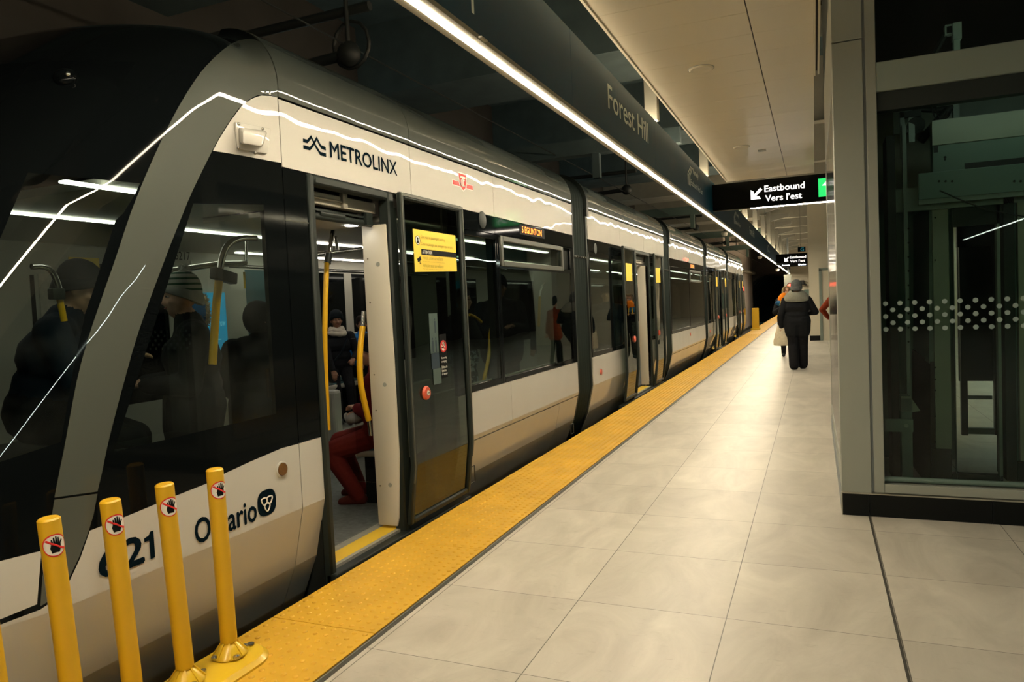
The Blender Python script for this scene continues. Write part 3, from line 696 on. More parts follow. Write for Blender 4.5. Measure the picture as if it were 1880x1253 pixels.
# ---------------------------------------------------------------- following modules
def module(ya, yb, seams, doors=None, hatch=None, lamps=(), vents=()):
    c = [ya, *seams, yb]
    for a, b in zip(c, c[1:]): panel('upper_white_panel', a, b, ZW, ZS-.003, 'train_white')
    roof(ya, yb)
    zones = [(ya, yb)]
    if doors:
        d0, d1 = doors; w = (d1-d0)*.5+.02; zones = [(ya, d0), (d1, yb)]
        frame('door_portal', d0-.03, d1+.03, -.02, 2.342, 0, 'frame_rubber', XS-.07, XS+.014, ws=(.05, .05, .03, .055), bevel=.01)
        box('door_mechanism', (XS-.16, d0+.05, 2.19), (XS-.09, d1-.05, 2.27), 'aluminium', TR, .006)
        box('door_soffit', (XS-.8, d0, 2.125), (XS-.13, d1, 2.155), 'interior_cream', TR)
        box('header_void', (XS-.75, d0, 2.3), (XS-.17, d1, 2.33), 'interior_dark', TR)
        MB().prism([(x, d1-.02, z) for x, z in prof], (0, .07, 0)).build('door_jamb', 'jamb_cream', TR, 30, .008)
        box('threshold_strip', (-1.69, d0, 0), (-1.56, d1, .022), 'threshold_yellow', TR)
        box('threshold_edge', (-1.558, d0, -.01), (-1.528, d1, .022), 'threshold_grey', TR)
        box('door_sill', (-1.527, d0-.85, -.055), (-1.452, d1+.8, .008), 'sill_dark', TR, .01)
        for a, b, k in ((d0-w, d0+.01, 0), (d1-.01, d1+w, 1)):
            l2 = leaf(a, b)
            ys = a+.16 if k == 0 else a+.12
            box('warning_sticker', (XL, ys, 1.83), (XL+.002, ys+.38, 2.09), 'sticker_yellow', l2)
            yb_ = b-.22 if k == 0 else a+.22
            MB().lathe([(.05, 0), (.05, .008), (.042, .018), (.001, .020)], (XL, yb_, .942), 20, (1, 0, 0)).build('door_button', 'button_red', l2, 40)
        pl = [Vector((XS-.24, d1-.10, 1.45)), Vector((XS-.22, d1-.13, 1.2)), Vector((XS-.21, d1-.13, .95)), Vector((XS-.24, d1-.09, .65))]
        MB().tube(pl, .018, 10).build('grab_pole', 'pole_yellow', TR, 60)
    for a, b in zones:
        if b-a < .12: continue
        if hatch and a <= hatch[0] < b:
            panel('lower_white_panel', a, b, .418, ZB, 'train_white'); panel('lower_white_panel', a, hatch[0], -.34, .414, 'train_white'); panel('lower_hatch', hatch[0], hatch[1], -.34, .414, 'train_white', -.003); panel('lower_white_panel', hatch[1], b, -.34, .414, 'train_white')
        else: panel('lower_white_panel', a, b, -.34, ZB, 'train_white')
        black_band(a, b, 2.19, ZW)
        frame('window_surround', a, b, ZB, 2.19, .06, 'train_black')
        win(a+.05, b-.05, .86, 2.15)
        if b-a > 2: box('window_bar', (XS-.03, (a+b)/2-.03, .86), (XS-.001, (a+b)/2+.03, 2.17), 'train_black', TR)
    for y, z in lamps: MB().lathe([(.04, 0), (.036, .012), (.001, .014)], (XS, y, z), 20, (1, 0, 0)).build('side_lamp', 'button_red', TR, 40)
    for a, b in vents: frame('vent_window_frame', a, b, 1.90, 2.18, .05, 'frame_grey', XS-.01, XS+.014, bevel=.006)
module(6.24, 11.25, (7.9, 9.5), (8.40, 9.86), None, ((6.60, .60),))
module(11.85, 16.6, (14.2,), None, (12.7, 15.6), ((14.1, .70),), ((14.3, 16.0),))
module(17.14, 21.75, (18.5, 20.2), (18.85, 20.3), None, ((17.5, .6),))
module(22.29, 27.3, (24.4,), (25.1, 25.95))
MB().lathe([(.07, 0), (.07, .004), (.001, .004)], (XS, 6.56, 2.24), 24, (1, 0, 0)).build('outside_speaker', 'frame_rubber', TR, 40)
dd = box('destination_display', (XS-.002, 14.35, 2.22), (XS+.003, 15.1, 2.335), 'sticker_black', TR)
text(MB(), '5 EGLINTON', (XS+.0035, 14.45, 2.24), EY, EZ, .5, .07, .02).build('display_text', 'dot_orange', dd)
for k in range(2): MB().ell((XS+.01, 13.75+k*.2, 2.40), .03, n=12, m=8).build('door_signal_lamp', 'lamp_red', TR)
# ---------------------------------------------------------------- body behind the skin
box('underframe', (XC-1.25, -.6, -.55), (XS-.32, 27.8, -.02), 'gap_black', TR)
box('cant_rail', (XS-.085, .52, 2.335), (XS-.032, 27.3, 2.71), 'interior_dark', TR)
box('side_wall_lining', (XS-.26, .5, -.02), (XS-.22, .70, .84), 'interior_cream', TR)
box('side_wall_lining', (XS-.26, 2.44, -.02), (XS-.22, 5.6, .84), 'interior_cream', TR)
# interior
box('vehicle_floor', (-4.12, .2, -.02), (-1.76, 27.3, .018), 'vehicle_floor', TR)
box('cabin_ceiling', (-4.12, -.35, 2.16), (-2.30, 27.2, 2.20), 'interior_cream', TR)
box('cabin_ceiling', (-2.30, 1.62, 2.16), (XS-.10, 27.2, 2.20), 'interior_cream', TR); box('cabin_ceiling', (-2.30, -.35, 2.16), (XS-.12, .69, 2.20), 'interior_cream', TR)
for x, a, b in ((-2.79, -.62, 5.5), (-1.80, -.55, -.12), (-1.80, 2.6, 5.5), (-3.85, 2.6, 5.5), *[(x, a, b) for x in (-2.79, -1.8) for a, b in ((6.3, 11.2), (11.9, 16.5), (17.2, 21.7), (22.3, 27.))]):
    box('ceiling_light_strip', (x-.024, a, 2.148), (x+.024, b, 2.158), 'led_cabin', TR)
# far wall: lower lining, posts, dark panes, upper lining
box('far_wall_lining', (-4.16, .0, -.02), (-4.10, 27.3, .86), 'interior_cream', TR)
box('far_wall_lining', (-4.16, -.3, 2.02), (-4.10, 27.3, 2.2), 'interior_cream', TR)
FW = [(.0, .35, 'c'), (.35, 1.0, 'c'), (1.0, 1.12, 'c'), (1.12, 2.0, 'd'), (2.0, 2.95, 'c'), (2.95, 3.3, 't'), (3.3, 4.6, 'd'), (4.6, 4.75, 'c'), (4.75, 6.2, 'd'), (6.2, 6.9, 'c'), (6.9, 8.3, 'd'), (8.3, 9.0, 'c'), (9.0, 11.2, 'd'), (11.2, 12.0, 'c'), (12., 16.5, 'd'), (16.5, 17.2, 'c'), (17.2, 21.7, 'd'), (21.7, 22.3, 'c'), (22.3, 27.3, 'd')]
for a, b, k in FW: box('far_wall_panel' if k == 'c' else 'far_window', (-4.16, a, .86), (-4.10+(.005 if k == 'c' else 0), b, 2.02), {'c': 'interior_cream', 'd': 'train_black', 'g': 'interior_grey', 't': 'interior_teal'}[k], TR)
box('far_wall_skin', (-4.20, -.2, -.3), (-4.165, 27.4, 2.75), 'gap_black', TR)
# ================================================================== STATION (setting)
PE = -1.42                     # platform edge
def slab(name, a, b, mat): return struct(box(name, a, b, mat))
slab('floor', (-.765, -24, -.12), (12, 60, 0), 'travertine_tile')
slab('floor_edge', (PE, -24, -.30), (-.80, 60, -.006), 'tactile_yellow')
slab('floor_track', (-6, -24, -1.15), (PE, 62, -1.0), 'tunnel_dark'); slab('wall_platform_face', (PE+.02, -24, -1.0), (PE+.10, 60, -.28), 'concrete_dark')
slab('trim_1', (-.800, -24, -.05), (-.765, 60, .002), 'joint_metal')
mb = MB(); mb.box((-.792, -24, .002), (-.788, 60, .004)); struct(mb.build('trim_2', 'aluminium'))
slab('trim_3', (1.458, -24, -.02), (1.470, 2.66, .0015), 'seam_dark')
# tactile slabs with rows of truncated domes
TY0, TL = .125, 1.212
def tactile(k):
    y0 = TY0+k*TL+.003; y1 = y0+TL-.006; mb = MB(); mb.box((PE, y0, -.006), (-.803, y1, .006))
    n = 10 if k < 6 else 6 if k < 10 else 5
    if -4 <= k < 22:
        for i in range(10):
            for j in range(20):
                x = PE+.034+i*.0607; y = y0+.03+j*.0605
                b = len(mb.v); R3 = ((.0135, .006), (.0118, .0098), (.0075, .0114)) if k < 6 else ((.0135, .006), (.0085, .0112))
                for r_, z_ in R3: mb.v += [Vector((x+r_*cos(2*pi*q/n), y+r_*sin(2*pi*q/n), z_)) for q in range(n)]
                fs = [(b+m*n+q, b+m*n+(q+1) % n, b+(m+1)*n+(q+1) % n, b+(m+1)*n+q) for m in range(len(R3)-1) for q in range(n)]+[tuple(b+(len(R3)-1)*n+q for q in range(n))]
                mb.f += fs; mb.mi += [0]*len(fs)
    return struct(mb.build('floor_tactile', 'tactile_yellow', None, 50))
for k in range(-20, 46): tactile(k)
# track walls, tunnel
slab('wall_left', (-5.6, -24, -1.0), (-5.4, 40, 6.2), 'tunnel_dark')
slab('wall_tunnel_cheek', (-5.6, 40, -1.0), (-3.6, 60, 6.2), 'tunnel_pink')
slab('wall_back', (-6, -24.2, -1.1), (12, -24, 6.2), 'tunnel_dark')
slab('ceiling', (-6, -24, 6.0), (12, 62, 6.2), 'concrete_dark')
mb = MB(); cx_, zc_, R_ = -2.15, 1.2, 2.05     # bored tunnel beyond the platform end
arc = [(cx_+R_*cos(t), zc_+R_*sin(t)) for t in [radians(-32+244*i/28) for i in range(29)]]
ring_o = [(-5.6, -1.1), (1.2, -1.1), (1.2, 5.2), (-5.6, 5.2)]
for i in range(len(arc)-1):
    (x0, z0), (x1, z1) = arc[i], arc[i+1]
    mb.add([(x0, 60, z0), (x1, 60, z1), (x1, 95, z1), (x0, 95, z0)], [(0, 1, 2, 3)])
    def outp(x, z):
        d = Vector((x-cx_, 0, z-zc_)).normalized()*6; return (max(-6, min(1.2, x+d.x)), 60, max(-1.1, min(6.2, z+d.z)))
    mb.add([(x0, 60, z0), (x1, 60, z1), outp(x1, z1), outp(x0, z0)], [(0, 1, 2, 3)])
mb.add([(-6, 95, -2), (2, 95, -2), (2, 95, 5), (-6, 95, 5)], [(0, 1, 2, 3)])
struct(mb.build('wall_tunnel', 'tunnel_dark'))
slab('wall_end', (-.62, 56, -.1), (12, 56.3, 6.2), 'wall_cream')
for k, x in enumerate((-3.55, -2.1)): tag(box('running_rail', (x, -24, -1.0), (x+.07, 62, -.85), 'joint_metal', None), 'steel running rail of the track nearest the wall' if k == 0 else 'steel running rail of the track nearest the platform', 'rail')
# concrete beams across the track and platform
BY = [-16.4, -11.8, -7.2, -2.6, 2.0, 7.07, 12.25, 16.8, 21.4, 26., 30.6, 35.2, 39.8, 44.4, 49.0]
for k, y in enumerate(BY):
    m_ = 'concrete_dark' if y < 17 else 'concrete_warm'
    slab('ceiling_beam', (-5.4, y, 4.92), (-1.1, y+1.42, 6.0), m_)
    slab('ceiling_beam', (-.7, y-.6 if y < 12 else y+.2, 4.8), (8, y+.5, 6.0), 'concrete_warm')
# ------------------------------------------------------------------ fascia box with the platform light
FX0, FX1, FZ0, FZ1 = -.646, -.517, 3.035, 3.626
fa = empty('sign_fascia', (-.58, 0, FZ0), 'long dark teal fascia box with white station lettering hanging over the platform edge', 'sign fascia')
FSE = [-24, -18, -12, -8.5, -5.4, -.42, 2.69, 5.817, 9.87, 11.05, 16., 21, 26, 31, 33.9, 38.8, 44, 49, 55.3]
for a, b in zip(FSE, FSE[1:]): box('fascia_panel', (FX0, a+.002, FZ0), (FX1, b-.002, FZ1), 'fascia_teal', fa)
box('light_housing', (-.649, -24, 3.008), (-.512, 55.3, FZ0), 'housing_grey', fa)
for a, b in ((-24, -8.3), (-8.296, 1.9), (1.904, 6.99), (6.994, 12.), (12.004, 17.), (17.04, 27.3), (27.34, 37.5), (37.54, 47.6), (47.64, 55.)):
    box('light_strip', (-.597, a, 3.005), (-.554, b, 3.012), 'led_white', fa)
for u, v in ((887, 71), (1190, 316)):
    p = atZ(u, v, 3.006); box('clip', (p.x-.010, p.y-.04, 2.999), (p.x+.010, p.y+.04, 3.008), 'aluminium', fa)
box('cove_light_strip', (-.62, -24, 3.627), (-.57, 54, 3.652), 'led_cove', fa)
XF = FX1+.001
for y in (3.753, 19.0, -7.9): text(MB(), 'Forest Hill', (XF, y, 3.276), EY, EZ, 1.69, .218, .014, depth=.001).build('station_name', 'vinyl_grey', fa)
def direction(y):
    mb = MB()
    for k in range(3):
        o = .095*k
        mb.prism([(XF, y+.28+o, 3.505), (XF, y+.318+o, 3.505), (XF, y+.038+o, 3.352), (XF, y+o, 3.352)], (.001, 0, 0)); mb.prism([(XF, y+o, 3.352), (XF, y+.038+o, 3.352), (XF, y+.038+o, 3.196), (XF, y+o, 3.196)], (.001, 0, 0))
    mb.build('direction_chevron', 'vinyl_grey', fa)
    text(MB(), 'Kennedy', (XF, y+.533, 3.397), EY, EZ, .533, .117, .01, depth=.001).build('destination_name', 'vinyl_grey', fa)
    text(MB(), 'Eastbound  Vers l\u2019est', (XF, y+.28, 3.225), EY, EZ, 1.2, .089, .01, depth=.001).build('direction_name', 'vinyl_grey', fa)
direction(8.154); direction(14.7); direction(27.4)
text(MB(), 'Eastbound  Vers l\u2019est', (XF, -.063, 3.181), EY, EZ, .91, .044, .01, depth=.001).build('direction_name', 'vinyl_grey', fa)
box('lettering_bar', (XF, .93, 3.13), (XF+.001, .96, 3.206), 'vinyl_grey', fa)
# hangers
HY = [1.677, 6.06, 10.48, 14.82, 18.5, 22.25, 26.06, 29.87, 33.24, 37.2, 41., 44.8, 48.6, 52.4]
HN = ['nearest', 'second', 'third', 'fourth', 'fifth', 'sixth', 'seventh', 'eighth', 'ninth', 'tenth', 'eleventh', 'twelfth', 'thirteenth', 'farthest']
def hanger():
    h = empty('fascia_hanger', (-.58, 0, FZ1), '-', 'hanger', 'fascia hangers')
    mb = MB(); mb.box((-.662, -.064, FZ1+.04), (-.511, .064, 5.98)); mb.build('post', 'steel_painted', h, None, .007)
    z = 4.6; mb = MB(); mb.prism([(-.505, -.064, z), (.22, -.064, z+.152), (.22, -.064, z+.28), (-.505, -.064, z+.28)], (0, .128, 0)); mb.build('bracket', 'steel_painted', h)
    mb = MB(); mb.box((-.695, -.09, 4.49), (-.478, .09, 4.515)); mb.build('collar', 'steel_painted', h)
    return h
h0 = hanger()
for k, y in enumerate(HY):
    o = h0 if k == 0 else copy_tree(h0)
    o.location.y = y; o['label'] = f'pale painted steel hanger with bracket above the teal fascia, {HN[k]} along the platform'
# ------------------------------------------------------------------ soffit over the platform
CZ = 3.70
mb = MB(); yk = 11.65; PL = .4955
for i in range(90):
    a = -24+PL*i
    if a > yk-.1: break
    b = min(a+PL, yk)
    mb.box((-.320, a+.0018, CZ), (.728, b-.0018, CZ+.02)); mb.box((.738, a+.001, CZ), (1.20, b-.001, CZ+.02))
struct(mb.build('ceiling_soffit', 'panel_cream'))
slab('ceiling_soffit_backing', (-.31, -24, CZ+.012), (1.195, yk, CZ+.03), 'seam_dark')
slab('trim_4', (-.343, -24, CZ-.004), (-.321, yk, CZ+.12), 'panel_cream')
slab('trim_5', (1.201, -24, CZ-.03), (1.216, 5.2, CZ+.09), 'panel_cream'); slab('trim_6', (1.234, -24, CZ-.02), (1.25, 5.2, CZ+.09), 'panel_cream'); slab('trim_7', (1.216, -24, CZ+.02), (1.234, 5.2, CZ+.09), 'seam_dark')
slab('ceiling_right', (1.25, -24, CZ+.01), (12, 2.6, CZ+.06), 'lift_dark')
def disc(u, v, r, label, name='ceiling_speaker', z=CZ):
    p = atZ(u, v, z); t = empty(name, (p.x, p.y, z), label, 'ceiling speaker')
    MB().lathe([(r, 0), (r, -.006), (r*.86, -.016), (r*.80, -.012), (.001, -.012)][::-1], p, 28).build('grille', 'panel_cream', t, 40)
    MB().lathe([(r*1.06, 0), (r*1.06, -.004), (r, -.004), (r, 0)][::-1], p, 28).build('rim', 'interior_grey', t, 40)
    return t
disc(1287, 126, .115, 'round cream ceiling speaker in the soffit, nearest to the viewer'); disc(1361, 270, .115, 'round cream ceiling speaker in the soffit, just before the black hanging sign')
p = atZ(1399, 276, CZ); tag(box('ceiling_sensor', (p.x-.055, p.y-.055, CZ-.012), (p.x+.055, p.y+.055, CZ), 'interior_grey'), 'small rectangular ceiling sensor beside the second speaker', 'sensor')
# ------------------------------------------------------------------ hanging direction signs
def hanging(y, x0, x1, z0, z1, xa, label, full, led=True, green=None):
    sg = empty('direction_sign', ((x0+x1)/2, y, z0), label, 'sign')
    MB().box((x0, y, z0), (x1, y+.12, z1)).build('sign_box', 'sign_black', sg, None, .004)
    h = z1-z0; F = y-.002; ex = (1, 0, 0)
    if full:
        a = h*.36; c = Vector((xa, F, z0+h*.48)); k = .5*a
        # arrow pointing down and left
        mb = MB(); d = Vector((-.7071, 0, -.7071)); s_ = Vector((-.7071, 0, .7071))
        cor = c+Vector((-k, 0, -k)); w = a*.22
        mb.prism([cor, cor+Vector((0, 0, a*1.0)), cor+Vector((a*.30, 0, a*.80)), cor+Vector((a*.30, 0, a*.30)), cor+Vector((a*.80, 0, a*.30)), cor+Vector((a*1.0, 0, 0))], (0, -.002, 0))
        mb.prism([cor+Vector((a*.16, 0, a*.36)), cor+Vector((a*.36, 0, a*.16)), cor+Vector((a*1.14, 0, a*.94)), cor+Vector((a*.94, 0, a*1.14))], (0, -.002, 0))
        mb.build('arrow', 'sign_white', sg)
        tx = xa+a*.86
        text(MB(), 'Eastbound', (tx, F, z0+h*.545), ex, EZ, h*1.38, h*.225, .03).build('sign_lettering', 'sign_white', sg)
        text(MB(), 'Vers l\u2019est', (tx+.01, F, z0+h*.185), ex, EZ, h*1.26, h*.225, .03).build('sign_lettering', 'sign_white', sg)
    if led: box('sign_light_strip', (xa-.10, y+.03, z0-.012), (x1-.02, y+.09, z0+.0), 'led_sign', sg)
    if green:
        g0 = green; pw = h*.62
        for k in range(2):
            pl = box('exit_pictogram', (g0+k*(pw+.02), F-.001, z0+h*.17), (g0+k*(pw+.02)+pw, F+.002, z0+h*.83), 'sign_green', sg)
            mb = MB(); cx = g0+k*(pw+.02)+pw/2; zz = z0+h*.5
            if k == 0:
                mb.prism([(cx+pw*.30, F-.002, zz+.03), (cx, F-.002, zz+h*.26), (cx-pw*.30, F-.002, zz+.03)], (0, -.002, 0)); mb.box((cx-pw*.09, F-.004, zz-h*.25), (cx+pw*.09, F-.002, zz+.04))
            else:
                mb.ell((cx+.02, F-.003, zz+h*.20), (h*.05, .002, h*.05), n=12, m=8)
                for p_, q_, r_ in (((.02, .13), (-.02, -.02), .018), ((-.02, -.02), (.05, -.08), .014), ((.05, -.08), (.03, -.2), .012), ((-.02, -.02), (-.05, -.12), .014), ((-.05, -.12), (-.12, -.13), .012), ((.01, .1), (.08, .03), .01), ((.01, .1), (-.07, .05), .01)):
                    mb.cyl((cx+p_[0]*h*2.4, F-.003, zz+p_[1]*h*1.3), (cx+q_[0]*h*2.4, F-.003, zz+q_[1]*h*1.3), r_*h*2.6, n=8)
            mb.build('pictogram', 'sign_white', pl)
    return sg
s1 = hanging(10.885, -.508, 2.2, 3.082, 3.556, .235, 'black hanging sign reading Eastbound Vers l\u2019est with lit underside, the nearer one', True, True, 1.255)
s2 = hanging(33.75, -.505, .867, 2.889, 3.397, -.053, 'small distant black hanging sign reading Eastbound with a lit arrivals line under it', True, False)
ds = box('arrivals_display', (-.288, 33.74, 2.787), (.855, 33.85, 2.927), 'sign_black', s2)
mb = text(MB(), 'Kennedy', (-.24, 33.73, 2.82), (1, 0, 0), EZ, .33, .076, .02); text(mb, '10 mins', (.47, 33.73, 2.82), (1, 0, 0), EZ, .33, .076, .02); mb.build('arrivals_text', 'signal_white', ds)
# ------------------------------------------------------------------ lift shaft enclosure
LY = 2.668
ls = empty('lift_shaft', (1.8, LY, 0), 'grey clad glass fronted lift shaft with dotted glass and a black tiled base', 'lift shaft')
box('corner_cladding', (1.300, LY, .155), (1.484, LY+.10, 3.175), 'clad_grey', ls, .004); box('corner_cladding', (1.300, LY, 3.182), (1.484, LY+.10, 4.6), 'clad_grey', ls, .004)
box('shadow_groove', (1.484, LY+.02, .16), (1.500, LY+.10, 4.6), 'clad_line', ls)
box('mullion', (1.500, LY, .16), (1.562, LY+.09, 4.6), 'clad_grey', ls, .004)
box('bottom_rail', (1.562, LY, .163), (4.2, LY+.08, .222), 'clad_grey', ls, .004)
MB().cyl((1.562, LY+.05, .248), (4.2, LY+.05, .248), .018, n=14).build('glazing_bead', 'lift_green', ls, 40)
box('header_beam', (1.562, LY+.005, 2.822), (4.2, LY+.12, 3.012), 'lift_header', ls, .006)
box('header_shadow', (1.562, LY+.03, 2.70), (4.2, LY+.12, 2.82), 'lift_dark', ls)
MB().add([(1.562, LY+.045, .24), (4.2, LY+.045, .24), (4.2, LY+.045, 2.83), (1.562, LY+.045, 2.83)], [(0, 1, 2, 3)]).build('glass_pane', 'glass_lift', ls)
MB().add([(1.562, LY+.045, 3.01), (4.2, LY+.045, 3.01), (4.2, LY+.045, 4.6), (1.562, LY+.045, 4.6)], [(0, 1, 2, 3)]).build('glass_pane', 'glass_lift', ls)
for k in range(0, 3):
    a, b = ((1.302, 1.466), (1.469, 2.17), (2.173, 4.2))[k]
    box('base_tile', (a, LY-.012, .0), (b, LY+.02, .15), 'kick_black', ls)
box('base_trim', (1.296, LY-.014, .0), (1.302, LY+.02, .155), 'aluminium', ls); box('base_trim', (1.298, LY-.014, .15), (4.2, LY+.02, .157), 'aluminium', ls)
nd = 0
mb = MB()
for r in range(5):
    z = 1.433-r*.0432
    for c in range(20):
        x = 1.592+c*.0855+(.0428 if r % 2 else 0)
        if x < 4.1: mb.lathe([(.001, 0), (.0155, 0), (.0155, .0008), (.001, .0008)], (x, LY+.044, z), 16, (0, -1, 0))
dots = mb.build('frosted_dots', 'frosted_dot', ls)
dots['kind'] = 'stuff'
# shaft side wall along the platform
box('side_cladding', (1.300, LY+.10, .155), (1.36, LY+.20, 4.6), 'clad_grey', ls, .003); box('side_panel', (1.304, LY+.205, .30), (1.36, 5.88, 2.9), 'lift_polished', ls)
box('side_base', (1.296, LY, 0), (1.33, 6.05, .15), 'clad_line', ls)
box('side_rail', (1.300, LY+.205, .155), (1.36, 5.89, .295), 'clad_grey', ls, .003); box('side_rail', (1.300, LY+.205, 2.905), (1.36, 5.89, 4.6), 'clad_grey', ls, .003)
box('side_post', (1.300, 5.9, .0), (1.36, 6.05, 4.6), 'clad_grey', ls, .003)
box('back_stile', (1.42, LY+.42, .2), (1.46, 5.9, 2.9), 'lift_dark', ls)
box('shaft_back_corner', (1.36, 5.6, 0), (1.7, 5.95, 4.6), 'lift_dark', ls)
# lift car and door gear seen through the glass
lc = empty('lift_car', (2.2, 3.9, .02), 'dark lift car with steel door frame and door gear seen behind the dotted glass', 'lift')
LYc = 3.4
def lp(u, v, y=LYc): return atY(u, v, y)
def lbox(name, u0, v0, u1, v1, mat, y=LYc, d=.05, bevel=0, parent=lc):
    a, b = lp(u0, v0, y), lp(u1, v1, y); return box(name, (a.x, y, a.z), (b.x, y+d, b.z), mat, parent, bevel)
lbox('dark_post', 1627, 250, 1655, 885, 'lift_dark', 3.3, .3)
gr = lbox('guide_rail', 1656, 230, 1676, 885, 'lift_steel', 3.38, .05)
mb = MB()
for v in range(420, 640, 26): mb.cyl(lp(1668, v, 3.378), lp(1668, v, 3.382), .007, n=10)
mb.build('rail_holes', 'lift_dark', gr)
def quad(name, pts_, y0, y1, mat, parent=lc, d=.03):
    # a panel receding from y0 (left edge) to y1 (right edge)
    a = [lp(u, v, y0 if i in (0, 3) else y1) for i, (u, v) in enumerate(pts_)]
    return MB().prism(a, (d, 0, 0)).build(name, mat, parent)
quad('side_window', [(1677, 398), (1706, 372), (1706, 668), (1677, 645)], 4.3, 3.5, 'lift_green')
quad('side_panel', [(1675, 660), (1708, 690), (1708, 885), (1675, 880)], 4.3, 3.5, 'lift_dark')
quad('side_ledge', [(1675, 642), (1708, 665), (1708, 690), (1675, 662)], 4.28, 3.48, 'black_matte')
lbox('front_panel', 1711, 365, 1748, 825, 'lift_panel', 3.46, .04); lbox('panel_foot', 1711, 824, 1748, 884, 'lift_dark', 3.455, .04)
mb = MB()
for v in (400, 478, 675, 697, 717, 765, 812): mb.ell(lp(1717, v, 3.455), .006, n=8, m=6)
mb.build('rivets', 'lift_dark', lc)
lbox('door_stile', 1749, 365, 1758, 884, 'lift_steel', 3.44, .06); lbox('door_stile', 1829, 365, 1842, 884, 'lift_steel', 3.44, .06)
lbox('door_threshold', 1749, 871, 1842, 886, 'lift_dark', 3.44, .08)
lbox('door_head', 1749, 352, 1842, 410, 'lift_dark', 3.44, .06)
lbox('rear_jamb', 1760, 410, 1778, 800, 'lift_dark', 4.9, .06); lbox('rear_jamb', 1822, 410, 1860, 800, 'lift_dark', 4.9, .06); lbox('rear_head', 1756, 380, 1860, 448, 'lift_dark', 4.9, .06)
lbox('rear_dark_panel', 1757, 440, 1845, 700, 'lift_dark', 5.0, .04); lbox('rear_rail', 1778, 727, 1822, 734, 'lift_green', 4.92, .03); lbox('rear_sill', 1770, 786, 1840, 799, 'lift_green', 4.92, .06)  # dark rear panel added to keep the upper opening dark
lbox('return_panel', 1842, 360, 1868, 884, 'lift_dark', 3.42, .3); lbox('return_panel', 1868, 360, 1960, 850, 'lift_panel', 3.43, .05); lbox('panel_foot', 1868, 850, 1960, 888, 'lift_dark', 3.425, .05)
op = lbox('door_operator', 1711, 232, 1990, 318, 'lift_green', 3.34, .10, .006)
lbox('operator_lip', 1711, 222, 1990, 236, 'lift_panel', 3.33, .12, parent=op); lbox('operator_slot', 1772, 300, 1990, 314, 'black_matte', 3.335, .01, parent=op)
mb = MB()
for u, v, r in ((1734, 249, .011), (1735, 289, .009), (1735, 293, .007)): mb.cyl(lp(u, v, 3.336), lp(u, v, 3.345), r, n=12)
mb.box(lp(1714, 268, 3.337), lp(1722, 280, 3.342)); mb.build('operator_holes', 'black_matte', op)
lbox('hanger_rail', 1686, 319, 1990, 341, 'lift_green', 3.32, .05, .004); lbox('hanger_rail', 1686, 342, 1990, 350, 'lift_steel', 3.33, .04)
mb = MB()
for u in (1724, 1736, 1748, 1862, 1874): mb.cyl(lp(u, 333, 3.315), lp(u, 333, 3.325), .008, n=12)
mb.build('rail_bolts', 'black_matte', lc)
lbox('gear_plate', 1652, 208, 1662, 290, 'lift_steel', 3.42, .03); lbox('gear_plate', 1668, 215, 1680, 260, 'lift_steel', 3.44, .03); MB().cyl(lp(1682, 230, 3.44), lp(1682, 230, 3.52), .06, n=24).build('gear_pulley', 'lift_dark', lc, 40)
lbox('gear_arm', 1652, 206, 1692, 212, 'lift_dark', 3.42, .04)
mb = MB(); mb.tube([lp(1690, 260, 3.6), lp(1722, 222, 3.6), lp(1742, 200, 3.6)], .03, 8); mb.tube([lp(1675, 200, 3.62), lp(1720, 202, 3.62), lp(1750, 198, 3.62)], .022, 8); mb.build('gear_strut', 'lift_dark', lc, 50)
lbox('gear_column', 1750, 180, 1762, 232, 'lift_steel', 3.6, .05)
mb = MB()
for u in (1711, 1718): mb.tube([lp(u, 186, 3.55), lp(u+1, 205, 3.55), lp(u+8, 221, 3.55), lp(u+22, 216, 3.55), lp(u+28, 205, 3.55)], .005, 6)
mb.build('cables', 'black_matte', lc)
mb = MB(); mb.tube([lp(1725, 350, 3.3), lp(1765, 368, 3.3), lp(1810, 385, 3.3), lp(1880, 398, 3.3), lp(1950, 400, 3.3)], .005, 6); mb.build('cables', 'black_matte', lc)
lbox('cross_rail', 1628, 350, 1990, 362, 'lift_steel', 3.42, .05); lbox('roof_rail', 1640, 193, 1990, 205, 'lift_steel', 4.1, .05)
lbox('rear_wall_panel', 1600, 205, 1990, 352, 'lift_panel', 4.6, .03); lbox('rear_wall_panel', 1600, 354, 1757, 886, 'lift_green', 4.6, .03); lbox('rear_wall_panel', 1838, 354, 1990, 886, 'lift_green', 4.6, .03)
bf = empty('lift_buffer', (1.75, 3.1, 0), 'green grey steel buffer post with a bracket at the foot of the lift glass', 'buffer')
def bbox_(n, u0, v0, u1, v1, m, y, d): a, b = lp(u0, v0, y), lp(u1, v1, y); return box(n, (a.x, y, a.z), (b.x, y+d, b.z), m, bf)
bbox_('post', 1654, 732, 1677, 885, 'lift_green', 3.12, .12); MB().prism([lp(1654, 728, 3.12), lp(1671, 728, 3.12), lp(1690, 755, 3.12), lp(1677, 757, 3.12), lp(1654, 757, 3.12)], (0, .12, 0)).build('post_top', 'lift_panel', bf)
bk = bbox_('bracket', 1625, 770, 1677, 794, 'lift_green', 3.06, .03); MB().cyl(lp(1664, 782, 3.05), lp(1664, 782, 3.065), .014, n=14).build('bolt', 'lift_steel', bk)
ho = empty('overhead_hoist', (2.3, 3.6, 3.0), 'pale steel hoist bracket on top of the lift header beam', 'bracket')
def hbx(n, u0, v0, u1, v1, m, y, d): a, b = lp(u0, v0, y), lp(u1, v1, y); return box(n, (a.x, y, a.z), (b.x, y+d, b.z), m, ho)
